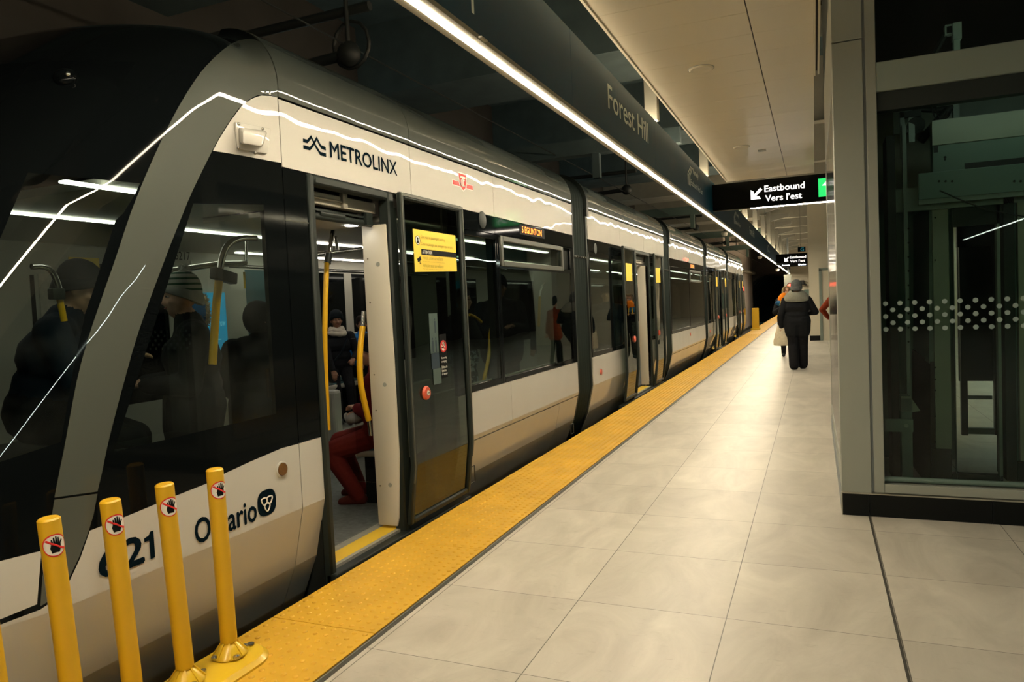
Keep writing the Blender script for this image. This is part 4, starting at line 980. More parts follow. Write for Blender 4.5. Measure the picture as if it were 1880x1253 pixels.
hbx('upright', 1751, 68, 1763, 100, 'lift_bright', 3.5, .06); hbx('cap_plate', 1750, 42, 1766, 70, 'lift_bright', 3.48, .08); hb = hbx('square_tube', 1735, 46, 1751, 61, 'lift_bright', 3.5, .06); hbx('tube_hole', 1738, 49, 1748, 60, 'black_matte', 3.497, .004)
MB().tube([lp(1737, 60, 3.55), lp(1716, 98, 3.6)], .022, 8).build('brace', 'lift_dark', ho)
slab('wall_lift_back', (1.56, 4.0, 3.02), (4.3, 4.05, 6.), 'lift_void'); slab('wall_lift_light_block', (4.2, LY, 0), (4.3, 6, 6), 'lift_void'); slab('ceiling_lift_dark_slab', (1.56, 2.8, 4.2), (4.2, 4., 4.25), 'lift_void')  # dark slabs added to darken the shaft top and block the far light
sl = empty('shaft_fill_light', (2.4, 2.95, 2.74), 'unseen fill light added behind the header beam of the lift shaft', 'lamp'); box('fill_tube', (1.9, 2.93, 2.755), (3.2, 2.97, 2.79), 'fill_shaft', sl)  # unseen light added to brighten the inside of the shaft
# second platform edge light beyond the lift (island platform)
fb = empty('far_fascia', (5.6, 0, 3.0), 'long light fascia over the far edge of the island platform behind the lift', 'sign fascia')
box('fascia_panel', (5.55, -19, 3.0), (5.67, 43, 3.5), 'fascia_teal', fb); box('light_strip', (5.58, -19, 2.985), (5.62, 43, 3.0), 'led_far', fb)
for y in (8.2, 15, 24, 33): box('fascia_post', (5.57, y, 3.5), (5.65, y+.1, 4.79 if any(b_-.7 <= y <= b_+.6 for b_ in BY) else 5.98), 'steel_painted', fb)
slab('wall_right', (12, -24, -.2), (12.2, 60, 6.2), 'tunnel_dark')
# ------------------------------------------------------------------ farther platform furniture
slab('wall_pillar', (.985, 22.02, 0), (1.62, 22.7, 4.6), 'wall_cream'); slab('baseboard_pillar', (.975, 22.005, 0), (1.28, 22.7, .16), 'kick_black')
slab('wall_beyond_pillar', (1.62, 22.1, 0), (5.45, 22.5, 4.2), 'wall_cream')
d1 = empty('service_door', (1.5, 22.0, 0), 'cream service door with a grey steel frame beside the distant pillar', 'door')
box('door_frame', (1.28, 21.95, 0), (1.36, 22.05, 2.25), 'lift_steel', d1); box('door_panel', (1.36, 21.99, 0), (1.62, 22.03, 2.2), 'wall_cream', d1); box('door_head', (1.28, 21.95, 2.2), (1.7, 22.05, 2.28), 'lift_steel', d1)
fs_ = empty('floor_sign', (1.0, 30, 3.2), 'small blue sign with a pale letter hung near the distant pillar', 'sign')
a, b = atY(1464.5, 454, 30), atY(1479, 462, 30); pl_ = box('sign_plate', (a.x, 30, b.z), (b.x, 30.05, a.z), 'paint_navy', fs_)
text(MB(), 'G', (a.x+(b.x-a.x)*.35, 29.995, b.z+.03), (1, 0, 0), EZ, .13, .14, .03).build('sign_lettering', 'sign_blue', pl_)
box('sign_hanger', (a.x+.1, 30.02, a.z), (a.x+.13, 30.04, 6.0), 'steel_painted', fs_)
cab = empty('signal_cabinet', (-.4, 44, 1.9), 'grey box hanging below the far end of the fascia light', 'box')
a, b = atY(1439, 505, 43.6), atY(1453, 527, 43.6); box('cabinet_body', (a.x, 43.6, b.z), (b.x, 43.9, a.z), 'clad_grey', cab)
box('cabinet_post', (a.x+.2, 43.7, a.z), (a.x+.3, 43.8, 6.0), 'clad_line', cab)
sg = empty('red_signal', (-.2, 43.4, 1.9), 'glowing red signal lamp at the far end of the platform', 'signal light')
p = atY(1450, 526, 43.3); MB().ell(p, .14, n=16, m=10).build('lens', 'lamp_red', sg, 60); MB().lathe([(.2, 0), (.2, .2)], p, 20, (0, 1, 0)).build('hood', 'black_matte', sg); box('signal_post', (p.x-.05, p.y+.2, 0), (p.x+.05, p.y+.3, p.z+.2), 'black_matte', sg)
wc = empty('wall_camera', (.5, 55.8, 2.2), 'dark camera on the distant cream end wall above the walking person', 'camera')
p = atY(1473, 519, 55.7); MB().box((p.x-.16, p.y-.1, p.z-.16), (p.x+.14, p.y+.3, p.z+.16)).build('camera_body', 'black_matte', wc, None, .03); MB().cyl((p.x+.12, p.y, p.z-.1), (p.x+.3, p.y, p.z-.22), .07, n=12).build('camera_arm', 'black_matte', wc)
nb = empty('notice_board', (1., 40, 0), 'blue grey notice board on the platform beyond the walking person', 'notice board')
a, b = atY(1476, 532, 40), atY(1490, 560, 40); box('board', (a.x, 40, b.z), (b.x, 40.1, a.z), 'lift_green', nb); box('post', (a.x+.2, 40.02, 0), (a.x+.28, 40.08, b.z), 'lift_green', nb)
# yellow end-of-platform panel
yp = empty('yellow_barrier', (-1.15, 31, 0), 'upright yellow barrier panel on the platform edge beyond the train', 'barrier')
a, b = atY(1380, 566, 31.), atY(1394, 606, 31.)
MB().box((a.x, 31, .05), (b.x, 31.06, a.z)).build('panel', 'post_yellow', yp, None, .015); box('base', (a.x-.05, 30.8, 0), (b.x+.05, 31.3, .05), 'base_yellow', yp, .01)
# overhead line arms over the track
names = ['nearest', 'second', 'third', 'fourth', 'farthest']
for k, (y, z) in enumerate(((3.12, 3.97), (14.0, 4.12), (24.6, 4.12), (34.2, 4.15), (39.4, 4.15))):
    t = empty('overhead_line_arm', (-2.83, y, z), f'dark overhead line arm with a round insulator above the train, {names[k]} along the track', 'overhead line arm', 'overhead line arms')
    if k == 0: t['label'] = 'dim overhead line arm with a coiled end close above the front of the train roof'
    MB().tube([(-5.39, y, z-.06), (-4, y, z-.05), (-2.9, y, z)], .05, 10).build('arm_tube', 'pipe_dark', t, 60)
    MB().ell((-2.83, y, z), (.12, .09, .12), n=20, m=12).build('insulator', 'pipe_dark', t, 60)
    mb = MB(); mb.cyl((-2.83, y, z), (-2.83, y, 4.91 if k == 0 else 5.98), .022, n=10); mb.build('drop_rod', 'pipe_dark', t, 60)
    MB().tube([(-5.39, y+.05, z+.42), (-2.6, y+.05, z+.42)], .045, 10).build('cross_tube', 'pipe_dark', t, 60)
    if k == 0: MB().tube([(-2.83+.2*cos(a*.5), y+.05, z+.10+.22*sin(a*.5)) for a in range(13)], .018, 8, True).build('coil', 'pipe_dark', t, 60)
t = tag(MB().tube([(XC, -24, 4.05), (XC, 60, 4.05)], .008, 6).build('contact_wire', 'pipe_dark'), 'thin overhead contact wire running above the train', 'wire')
# steel frames that carry the overhead line
for k, y in enumerate((9.0, 19.2, 28.5, 38.)):
    t = empty('overhead_gantry', (-2.8, y, 4.2), f'blue grey steel cross beam with drop posts over the track, {["nearest", "second", "third", "fourth"][k]} along the tunnel', 'beam')
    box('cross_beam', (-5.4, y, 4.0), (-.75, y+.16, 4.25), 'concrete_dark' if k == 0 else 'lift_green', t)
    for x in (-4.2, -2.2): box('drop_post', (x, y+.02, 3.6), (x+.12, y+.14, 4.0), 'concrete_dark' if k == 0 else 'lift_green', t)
for k, (u, v, y) in enumerate(((1330, 430, 26.), (1395, 473, 40.), (1427, 496, 56))):
    z = 3.9; p = atY(u, v, min(y, 42))
    t = empty('dome_camera', p, ['white dome camera hanging over the track before the second arm', 'white dome camera hanging over the track near the tunnel mouth', 'smallest white dome camera beside the end of the light strip'][k], 'camera')
    MB().lathe([(.02, -.09), (.09, -.075), (.12, 0), (.12, .06), (.03, .09)], p, 18).build('dome', 'sprinkler', t, 50); MB().cyl(p+Vector((0, 0, .1)), (p.x, p.y, 4.9 if any(b_ <= p.y <= b_+1.42 for b_ in BY) else 5.98), .03, n=8).build('stem', 'pipe_dark', t)
# conduits
tag(MB().tube([Vector((-3.45, 44, 3.3)), Vector((-3.45, 59.9, 3.3))], .14, 8).build('cable_conduit', 'concrete_warm'), 'pale conduit on the tunnel cheek wall just beyond the end of the train', 'conduit')
tag(MB().tube([Vector((-5.25, 28, 3.6)), Vector((-5.25, 39.8, 3.6))], .09, 8).build('conduit_run', 'concrete_warm'), 'pale conduit running along the tunnel wall beyond the train', 'conduit')
for k in range(8):
    y = 60.5+k*3.2; mb = MB()
    for r_ in (R_-.03,): mb.tube([(cx_+r_*cos(t_), y, zc_+r_*sin(t_)) for t_ in [radians(-30+240*i/24) for i in range(25)]], .06, 6)
    struct(mb.build('wall_tunnel_rib', 'tunnel_dark'))
mb = MB()
for z in (.4, .7, 1.0): mb.tube([(cx_+R_*.88*cos(math.asin((z-zc_)/R_)), 60, z), (cx_+R_*.88*cos(math.asin((z-zc_)/R_)), 94, z)], .03, 6)
tag(mb.build('tunnel_cables', 'pipe_dark'), 'dark cables along the right wall of the bored tunnel', 'cable')
# unseen fill lights added behind the train to tint beams and roof teal
for k, y in enumerate((6., 11., 16., 21., 26., 31., 36.)):
    t = empty('tunnel_fill_light', (-5.3, y, 4.0), 'unseen cool fill light added on the tunnel wall behind the train', 'lamp', 'added tunnel fill lights')
    xl = -5.40 if y < 40 else -3.95; box('fill_housing', (xl, y-.5, 4.0), (xl+.07, y+.5, 4.12), 'lift_steel', t); box('fill_tube', (xl+.07, y-.48, 4.02), (xl+.13, y+.48, 4.10), 'fill_cool' if y < 40 else 'lamp_dim', t)
# ------------------------------------------------------------------ flexible posts
pb = empty('post_base', (-1.26, -.9, 0), 'long low yellow base plate with a rounded end carrying the yellow flexible posts', 'base plate')
BX0, BX1 = -1.395, -1.115
def pill(zs):
    mb = MB(); rings = []
    for ins, z in zs:
        r = (BX1-BX0)/2-ins; c = Vector(((BX0+BX1)/2, -.30, z)); ring = []
        for i in range(17): t = pi*i/16; ring.append(Vector((c.x+r*cos(t), c.y+r*sin(t)*1.0, z)))
        ring += [Vector((c.x-r, -2.6, z)), Vector((c.x+r, -2.6, z))]; rings.append(ring)
    n = len(rings[0]); mb.v = [v for r in rings for v in r]
    for k in range(len(rings)-1): mb.f += [(k*n+i, k*n+(i+1) % n, (k+1)*n+(i+1) % n, (k+1)*n+i) for i in range(n)]
    mb.f += [tuple(range(n-1, -1, -1)), tuple((len(rings)-1)*n+i for i in range(n))]; mb.mi = [0]*len(mb.f); return mb
pill([(0, .006), (0, .016), (.02, .034), (.06, .042), (.10, .046)]).build('plate', 'base_yellow', pb, 30)
MB().lathe([(.016, 0), (.016, .004), (.008, .005), (.001, .003)], (-1.245, -.215, .0475), 16).build('plate_bolt', 'joint_metal', pb)
POSTS = [-.324, -.562, -.803, -1.031, -1.268]
plab = ['yellow flexible post with a no touching sticker, right-most of the row, its foot in view', 'yellow flexible post with a no touching sticker standing left of the right-most one', 'yellow flexible post with a no touching sticker in front of the dark fleet number 6', 'yellow flexible post with a no touching sticker in front of the grey nose pillar', 'sliver of a yellow post at the left border of the view']
PA0 = Vector((.78, -.63, 0)).normalized()
def post():
    x, y = 0, 0; R = .0355; z0 = .115; z1 = .885
    t = empty('flexible_post', (0, 0, 0), plab[0], 'post', 'row of yellow flexible posts')
    MB().lathe([(R, z0), (R, z1-.006), (R-.006, z1), (.001, z1+.002)], (0, 0, 0), 40).build('tube', 'post_yellow', t, 40)
    hub = MB().lathe([(.073, .0515), (.071, .057), (.04, .098), (.030, .105), (.030, .118)], (0, 0, 0), 28).build('hub', 'base_yellow', t, 40)
    for k in range(4):
        a = pi/4+k*pi/2+.4; MB().lathe([(.016, 0), (.016, .012), (.007, .016), (.001, .014)], (.066*cos(a), .066*sin(a), .054), 14).build('hub_bolt', 'steel', hub, 40)
    for k in range(8):
        a = 2*pi*k/8; d = Vector((cos(a), sin(a), 0)); s_ = Vector((-sin(a), cos(a), 0)); MB().prism([d*.03+s_*.004+Vector((0, 0, .108)), d*.072+s_*.004+Vector((0, 0, .056)), d*.072-s_*.004+Vector((0, 0, .056)), d*.03-s_*.004+Vector((0, 0, .108))], d*.004+Vector((0, 0, .004))).build('hub_rib', 'base_yellow', hub)
    # sticker wrapped on the tube, facing the platform
    th0 = atan2(PA0.y, PA0.x)+.34; zc = .795; rs = .0385
    def wrap(px, pz, off): a = th0+px/R; return Vector(((R+off)*cos(a), (R+off)*sin(a), zc+pz))
    def patch(poly, off, nm, mat, par):
        me_v = []; P2 = [Vector(p) for p in poly]; n = len(P2)
        grid = [Vector((i*.006, j*.006)) for i in range(-8, 9) for j in range(-8, 9)]
        gin = [g for g in grid if inside((g.x, g.y), poly)]
        v, e, f, *_ = delaunay_2d_cdt(P2+gin, [(i, (i+1) % n) for i in range(n)], [], 1, 1e-5)
        mb = MB(); mb.add([wrap(p.x, p.y, off) for p in v]+[wrap(p.x, p.y, off-.0008) for p in v], [tuple(q) for q in f]); return mb.build(nm, mat, par, 60)
    circ = lambda r: [(r*cos(2*pi*i/32), r*sin(2*pi*i/32)) for i in range(32)]
    st = patch(circ(rs*1.02), .0012, 'no_touch_sticker', 'sticker_red', t); patch(circ(rs*.90), .0018, 'sticker_ground', 'sticker_white', st)
    hand = [(-.011, -.026), (.011, -.026), (.016, -.010), (.017, .004), (.023, .014), (.019, .017), (.0125, .008), (.0125, .026), (.009, .026), (.0075, .008), (.006, .031), (.002, .031), (.0012, .008), (-.0012, .029), (-.005, .028), (-.0048, .007), (-.0075, .022), (-.011, .021), (-.0115, .004), (-.015, -.008)]
    patch(hand, .0024, 'hand_symbol', 'sticker_black', st); w = .0028
    patch([(-.026-w, .020-w), (-.026+w, .020+w), (.027+w, -.018+w), (.027-w, -.018-w)], .0032, 'red_bar', 'sticker_red', st)
    lb = []
    for k in range(6): lb.append(patch([(-.078, -.605-.013*k), (-.052, -.605-.013*k), (-.052, -.598-.013*k), (-.078, -.598-.013*k)], .0008, 'maker_mark', 'print_ochre', t))
    return t
p0 = post(); LEAN = [(0, 0), (.012, -.01), (.0, 0), (.0, 0), (0, 0)]
for k, y in enumerate(POSTS):
    o = p0 if k == 0 else copy_tree(p0)
    o.location = (-1.259, y, 0); o.rotation_euler = ((.022, .05, .05, .055, .055)[k], 0, 0); o['label'] = plab[k]
# ------------------------------------------------------------------ world
W = bpy.data.worlds.new('world'); S.world = W; W.use_nodes = True
W.node_tree.nodes['Background'].inputs[0].default_value = (.35, .75, .62, 1); W.node_tree.nodes['Background'].inputs[1].default_value = .012
S.view_settings.view_transform = 'Standard'; S.view_settings.look = 'None'; S.view_settings.gamma = 1; S.view_settings.exposure = 0; S.view_settings.use_curve_mapping = False
S.cycles.use_denoising = True
S.cycles.max_bounces = 10; S.cycles.diffuse_bounces = 4; S.cycles.glossy_bounces = 4; S.cycles.transparent_max_bounces = 16; S.cycles.sample_clamp_indirect = 6
# ================================================================== PEOPLE
def ik(a, b, l1, l2, pole):
    a, b, pole = Vector(a), Vector(b), Vector(pole); d = b-a; L = min(d.length, (l1+l2)*.999); d.normalize()
    x = (l1*l1-l2*l2+L*L)/(2*L); h = sqrt(max(0, l1*l1-x*x)); p = pole-a; p = (p-d*p.dot(d)).normalized()
    return a+d*x+p*h, a+d*L
def remeshed(name, mb, voxel, smooth_it, labels, mats, parent, xf):
    """join overlapping closed shapes into one continuous skin, colour its faces by the nearest limb"""
    me = bpy.data.meshes.new('tmp'); me.from_pydata(mb.v, [], mb.f)
    bm = bmesh.new(); bm.from_mesh(me); bmesh.ops.recalc_face_normals(bm, faces=bm.faces); bm.to_mesh(me); bm.free()
    o = bpy.data.objects.new('tmp', me); COL.objects.link(o)
    m = o.modifiers.new('r', 'REMESH'); m.mode = 'VOXEL'; m.voxel_size = voxel
    if smooth_it: m2 = o.modifiers.new('s', 'SMOOTH'); m2.factor = .5; m2.iterations = smooth_it
    dg = bpy.context.evaluated_depsgraph_get(); dg.update(); ev = o.evaluated_get(dg); em_ = ev.to_mesh()
    vs = [v.co.copy() for v in em_.vertices]; fs = [tuple(p.vertices) for p in em_.polygons]
    ev.to_mesh_clear(); bpy.data.objects.remove(o); bpy.data.meshes.remove(me)
    out = MB(); out.v = [xf @ v for v in vs]; out.f = fs; mi = []
    idx = {m: i for i, m in enumerate(mats)}
    for f in fs:
        c = sum((vs[i] for i in f), Vector())/len(f); best = None; bd = 1e9
        for (p, q, r1, r2, mat) in labels:
            d = q-p; L2 = d.length_squared; t = max(0, min(1, (c-p).dot(d)/L2)) if L2 > 1e-9 else 0
            dist = (c-(p+d*t)).length-(r1+(r2-r1)*t)
            if dist < bd: bd = dist; best = mat
        mi.append(idx[best])
    out.mi = mi
    return out.build(name, mats, parent, 70)
def human(name, label, loc, rz, H=1.70, sit=False, hands=(None, None), top='coat_black', legs='trousers_black', skin='skin_light', shoes='shoe_black', bulk=1., coat_len=0., lean=0., turn=0., nod=0., voxel=.012,
          feet=None, hat=None, extras=(), elbow=None, seat=.46, group=None, gloves=None, knees=None, face=True, curl=.5, cat='person', legw=1., hat_s=1.):
    s = H/1.70; t = empty(name, loc, label, cat, group); loc = Vector(loc)
    xf = Matrix.Translation(loc) @ Matrix.Rotation(rz, 4, 'Z') @ Matrix.Scale(s, 4)
    mb = MB(); lab = []
    def cap(p, q, r1, r2, m): mb.cap(p, q, r1, r2); lab.append((Vector(p), Vector(q), r1, r2, m))
    def ell(c, r, m, rot=None): mb.ell(c, r, rot); c = Vector(c); rr = min(r) if not isinstance(r, (int, float)) else r; lab.append((c, c+Vector((0, 0, .001)), rr, rr, m))
    V = Vector; hz = (seat/s+.11) if sit else .94; pel = V((0, 0, hz)); L = Matrix.Rotation(-lean, 3, 'X')
    def up(x, y, z): return pel+L @ V((x, y, z))
    b = bulk; chest = up(0, .01, .30); neck = up(0, .0, .50); hc = up(0, .035, .665)
    # trunk
    cap(up(-.06*b, 0, .02), up(.06*b, 0, .02), .135*b, .135*b, top if coat_len else legs); cap(up(-.055*b, 0, .14), up(.055*b, 0, .14), .125*b, .125*b, top)
    cap(up(-.07*b, .0, .30), up(.07*b, .0, .30), .128*b, .128*b, top); cap(up(-.125, -.005, .44), up(.125, -.005, .44), .072*b, .072*b, top)
    cap(up(0, -.005, .44), up(0, .01, .56), .062, .055, skin); cap(up(0, -.01, .44), up(0, 0, .50), .082*b, .07*b, top)
    # legs
    hips = [V((sx_*.092, .0, hz-.02)) for sx_ in (-1, 1)]
    if feet is None: feet = [V((-.11, .46 if sit else 0, .085)), V((.11, .46 if sit else 0, .085))]
    for k in (0, 1):
        f = V(feet[k]); kn, an = ik(hips[k], f, .43, .42, (knees[k] if knees else (hips[k].x*1.3, 1.5, hz+.2 if sit else .5)))
        if sit: an = f
        cap(hips[k], kn, .095*b*(.6+.4*legw), .066*b*legw, legs); cap(kn, an, .066*b*legw, .048*b*legw*legw, legs)
        d = V((0, 1, 0)) if not sit else V((0, 1, 0))
        cap(an+V((0, -.035, -.035)), an+V((.0, .13, -.05)), .044, .036, shoes); cap(an+V((0, .02, -.03)), an+V((0, .10, -.045)), .046, .042, shoes); cap(an, an+V((0, 0, -.03)), .05, .05, shoes)
        if coat_len: cap(hips[k]+V((0, 0, .05)), hips[k].lerp(kn, coat_len), .135*b, .125*b, top)
    # arms, hands with five fingers
    for k in (0, 1):
        sg = (-1, 1)[k]; sh = up(sg*.185*(.5+.5*b), -.005, .435); hd = V(hands[k]) if hands[k] is not None else sh+V((sg*.09, .03, -.54))
        po = elbow[k] if elbow and elbow[k] is not None else (sg*.8, -.6, sh.z-.6)
        el, wr = ik(sh, hd, .29, .255, po)
        cap(sh, el, .066*b, .052*b, top); cap(el, wr, .054*b, .04*b, top)
        d = (wr-el).normalized(); sk = gloves or skin
        palm = wr+d*.055; side = d.cross(V((0, 0, 1)) if abs(d.z) < .9 else V((0, 1, 0))).normalized(); nrm_ = side.cross(d).normalized()
        if nrm_.z > 0 and not sit: pass
        cap(wr, wr+d*.03, .027, .029, sk)
        for j in range(4):
            o_ = side*((j-1.5)*.0205); cap(wr+d*.02+o_*.7, wr+d*.088+o_, .0135, .012, sk)
            ln = (.036, .042, .040, .031)[j]; k1 = wr+d*.09+o_; d1 = (d*cos(curl)-nrm_*sin(curl)).normalized(); k2 = k1+d1*ln; d2 = (d*cos(curl*2.1)-nrm_*sin(curl*2.1)).normalized(); k3 = k2+d2*ln*.85
            cap(k1, k2, .0105, .0095, sk); cap(k2, k3, .0095, .0078, sk)
        tb = wr+d*.03-side*.03*sg*(-1 if k else -1)*1; th = (d*.75-side*.65*sg*(-1)).normalized() if False else (d*.8+side*(.6*(1 if tb == tb else 1))*(1 if k == 0 else -1)-nrm_*.25).normalized()
        tb = wr+d*.028+side*(.026 if k == 0 else -.026); cap(tb, tb+th*.042, .0135, .0115, sk); cap(tb+th*.042, tb+th*.042+(th*.6+d*.5-nrm_*.3).normalized()*.032, .0115, .009, sk)
    # head
    R = Matrix.Rotation(turn, 3, 'Z') @ Matrix.Rotation(-nod, 3, 'X')
    Rq = R.to_quaternion()
    def hp(x, y, z): return hc+R @ V((x, y, z))
    ell(hp(0, -.012, .03), (.076, .095, .093), skin, Rq); ell(hp(0, .018, -.035), (.062, .075, .078), skin, Rq); ell(hp(0, .045, -.088), (.036, .036, .026), skin, Rq)
    if face:
        cap(hp(0, .088, .012), hp(0, .108, -.028), .009, .013, skin); cap(hp(-.013, .094, -.030), hp(.013, .094, -.030), .009, .009, skin)
        for sg in (-1, 1):
            cap(hp(sg*.015, .086, .026), hp(sg*.045, .070, .022), .0085, .008, skin); ell(hp(sg*.042, .062, -.025), (.024, .022, .020), skin, Rq); ell(hp(sg*.078, -.008, -.008), (.010, .020, .030), skin, Rq)
        cap(hp(-.018, .082, -.060), hp(.018, .082, -.060), .0085, .0085, skin)
    mats = list(dict.fromkeys([x[4] for x in lab]))
    remeshed('body', mb, voxel, 2 if voxel > .008 else 3, lab, mats, t, xf)
    X = lambda p: xf @ V(p)
    if face and H > 0:
        e = MB()
        for sg in (-1, 1): e.ell(X(hp(sg*.031, .0765, .006)), (.0115*s, .008*s, .0075*s), n=12, m=8)
        e.build('eyes', 'eye_white', t, 60); e = MB()
        for sg in (-1, 1): e.ell(X(hp(sg*.031, .0835, .006)), .0055*s, n=10, m=8)
        e.build('pupils', 'eye_dark', t, 60)
        MB().tube([X(hp(x, .0925-abs(x)*.25, -.060-.003*cos(x*80))) for x in (-.021, -.012, 0, .012, .021)], .0048*s, 8).build('lips', 'lip', t, 60)
        e = MB()
        for sg in (-1, 1): e.tube([X(hp(sg*.014, .095, .031)), X(hp(sg*.030, .090, .037)), X(hp(sg*.047, .074, .031))], .0042*s, 6)
        e.build('eyebrows', 'hair_dark', t, 60)
    def dome(nm, mat, prof, dy=-.012, dz=.03, sc=(hat_s, 1.18*hat_s, hat_s)):
        m_ = MB(); m_.lathe(prof, (0, 0, 0), 28); m_.v = [X(hp(v.x*sc[0], v.y*sc[1]+dy, v.z*sc[2]+dz+.36*v.y*max(0, 1-v.z/.10))) for v in m_.v]; return m_.build(nm, mat, t, 60)
    if hat in ('beanie', 'striped', 'cuffed'):
        mt = {'beanie': 'wool_black', 'striped': 'knit_stripe', 'cuffed': 'wool_grey'}[hat]
        h = dome('knit_hat', mt, [(.086, -.04), (.093, -.01), (.094, .035), (.086, .075), (.067, .105), (.036, .126), (.012, .132), (.001, .133)])
        m_ = MB(); m_.lathe([(.090, -.040), (.098, -.036), (.100, -.006), (.097, .018), (.090, .022)], n=28); m_.v = [X(hp(v.x*hat_s, v.y*1.18*hat_s-.012, v.z*hat_s+.03+.36*v.y*max(0, 1-v.z/.10))) for v in m_.v]; m_.build('hat_cuff', 'knit_grey' if hat == 'striped' else mt, h, 60)
        if hat == 'striped':
            m_ = MB(); rnd = random.Random(3); c = hp(0, -.03, .168)
            m_.ell(c, .03)
            for i in range(160):
                d = V((rnd.gauss(0, 1), rnd.gauss(0, 1), rnd.gauss(0, 1))).normalized(); m_.cyl(c+d*.02, c+d*(.036+rnd.random()*.01), .004, .001, 4, False)
            m_.v = [X(v) for v in m_.v]; m_.build('pompom', 'knit_grey', h, 60)
            for j in range(5):  # letters knitted on the side
                pass
    if hat == 'cap':
        h = dome('cap_crown', 'wool_black', [(.083, 0), (.086, .02), (.082, .06), (.062, .09), (.03, .104), (.001, .107)])
        m_ = MB(); pr = [hp(x, .085+.075*cos(x/.085*pi/2)**.8, .035-.012*abs(x)/.08) for x in [i*.02-.08 for i in range(9)]]; bk_ = [hp(x, .06, .042) for x in [.08-i*.02 for i in range(9)]]
        m_.prism([X(p) for p in pr+bk_], Vector((0, 0, -.006))); m_.build('cap_peak', 'wool_black', t, 60)
    if hat == 'hair': dome('hair', 'hair_dark', [(.080, -.06), (.086, -.02), (.086, .03), (.078, .07), (.05, .098), (.001, .106)], -.022)
    if hat in ('hood', 'furhood'):
        m_ = MB(); n = 20; rings = []
        for (y, r, dz) in ((.055, .108, 0), (.02, .122, 0), (-.04, .122, -.005), (-.09, .100, -.015), (-.125, .055, -.03), (-.135, .004, -.035)):
            rings.append([X(hp(r*cos(2*pi*i/n)*.95, y, r*sin(2*pi*i/n)*1.12+.0+dz)) for i in range(n)])
        m_.v = [v for r in rings for v in r]
        for a in range(len(rings)-1): m_.f += [(a*n+i, a*n+(i+1) % n, (a+1)*n+(i+1) % n, (a+1)*n+i) for i in range(n)]
        m_.mi = [0]*len(m_.f); hd_ = m_.build('hood', top, t, 60)
        if hat == 'furhood': fur(X, [hp(.108*cos(a)*.95, .055, .108*sin(a)*1.12) for a in [2*pi*i/26 for i in range(26)]], .028, hd_)
    for e in extras:
        if e[0] == 'scarf':
            m_ = MB(); rr = random.Random(5)
            for q, (r, z, th) in enumerate(((.083, .50, .036), (.092, .465, .04), (.074, .535, .03))):
                m_.tube([X(up(r*cos(a)*1.15, r*sin(a)+.012, z+.012*sin(a*2+q)+.016*sin(a))) for a in [2*pi*i/22 for i in range(22)]], [s*th*(1+.12*sin(i*2.1+q)) for i in range(22)], 10, True)
            m_.build('scarf', e[1], t, 60)
        if e[0] == 'shoulder_scarf':
            m_ = MB(); rings = []; n = 26
            for (rx, ry, z) in ((.095, .11, .63), (.13, .14, .625), (.155, .155, .60), (.195, .165, .56), (.235, .17, .51), (.25, .165, .46), (.235, .15, .435), (.15, .12, .45)):
                rings.append([X(up(rx*cos(2*pi*i/n), ry*sin(2*pi*i/n)-.005, z-.03*(sin(2*pi*i/n) < 0)*abs(sin(2*pi*i/n)))) for i in range(n)])
            m_.v = [v for r in rings for v in r]
            for a in range(len(rings)-1): m_.f += [(a*n+i, a*n+(i+1) % n, (a+1)*n+(i+1) % n, (a+1)*n+i) for i in range(n)]
            m_.mi = [0]*len(m_.f); m_.build('hood_scarf', e[1], t, 60)
        if e[0] == 'glasses':
            m_ = MB()
            for sg in (-1, 1): m_.tube([X(hp(sg*.033+.024*cos(a), .098, .004+.019*sin(a))) for a in [2*pi*i/16 for i in range(16)]], .0026*s, 6, True); m_.tube([X(hp(sg*.058, .096, .008)), X(hp(sg*.08, 0, .008))], .0026*s, 6)
            m_.tube([X(hp(-.009, .098, .006)), X(hp(.009, .098, .006))], .0026*s, 6); m_.build('glasses', e[1], t, 60)
        if e[0] == 'collar_fur': fur(X, [up(.13*cos(a), .02+.11*sin(a), .50+.03*sin(a)) for a in [2*pi*i/26 for i in range(26)]], .04, t)
        if e[0] == 'strap': MB().tube([X(up(*p)) for p in e[1]], .016*s, 6).build('bag_strap', e[2], t, 60)
    return t, X, hp, up
def fur(X, ring, r, parent, mat='fur_tan'):
    m_ = MB(); rnd = random.Random(11); m_.tube([X(p) for p in ring], r*.55, 8, True); n = len(ring)
    for i in range(n*30):
        k = rnd.randrange(n); p = Vector(ring[k]).lerp(Vector(ring[(k+1) % n]), rnd.random()); d = Vector((rnd.gauss(0, 1), rnd.gauss(0, 1), rnd.gauss(0, 1))).normalized()
        q = p+d*r*(.9+.6*rnd.random()); a, b = X(p+d*r*.3), X(q); m_.cyl(a, b, .0045, .0008, 3, False)
    return m_.build('fur_trim', mat, parent, 60)
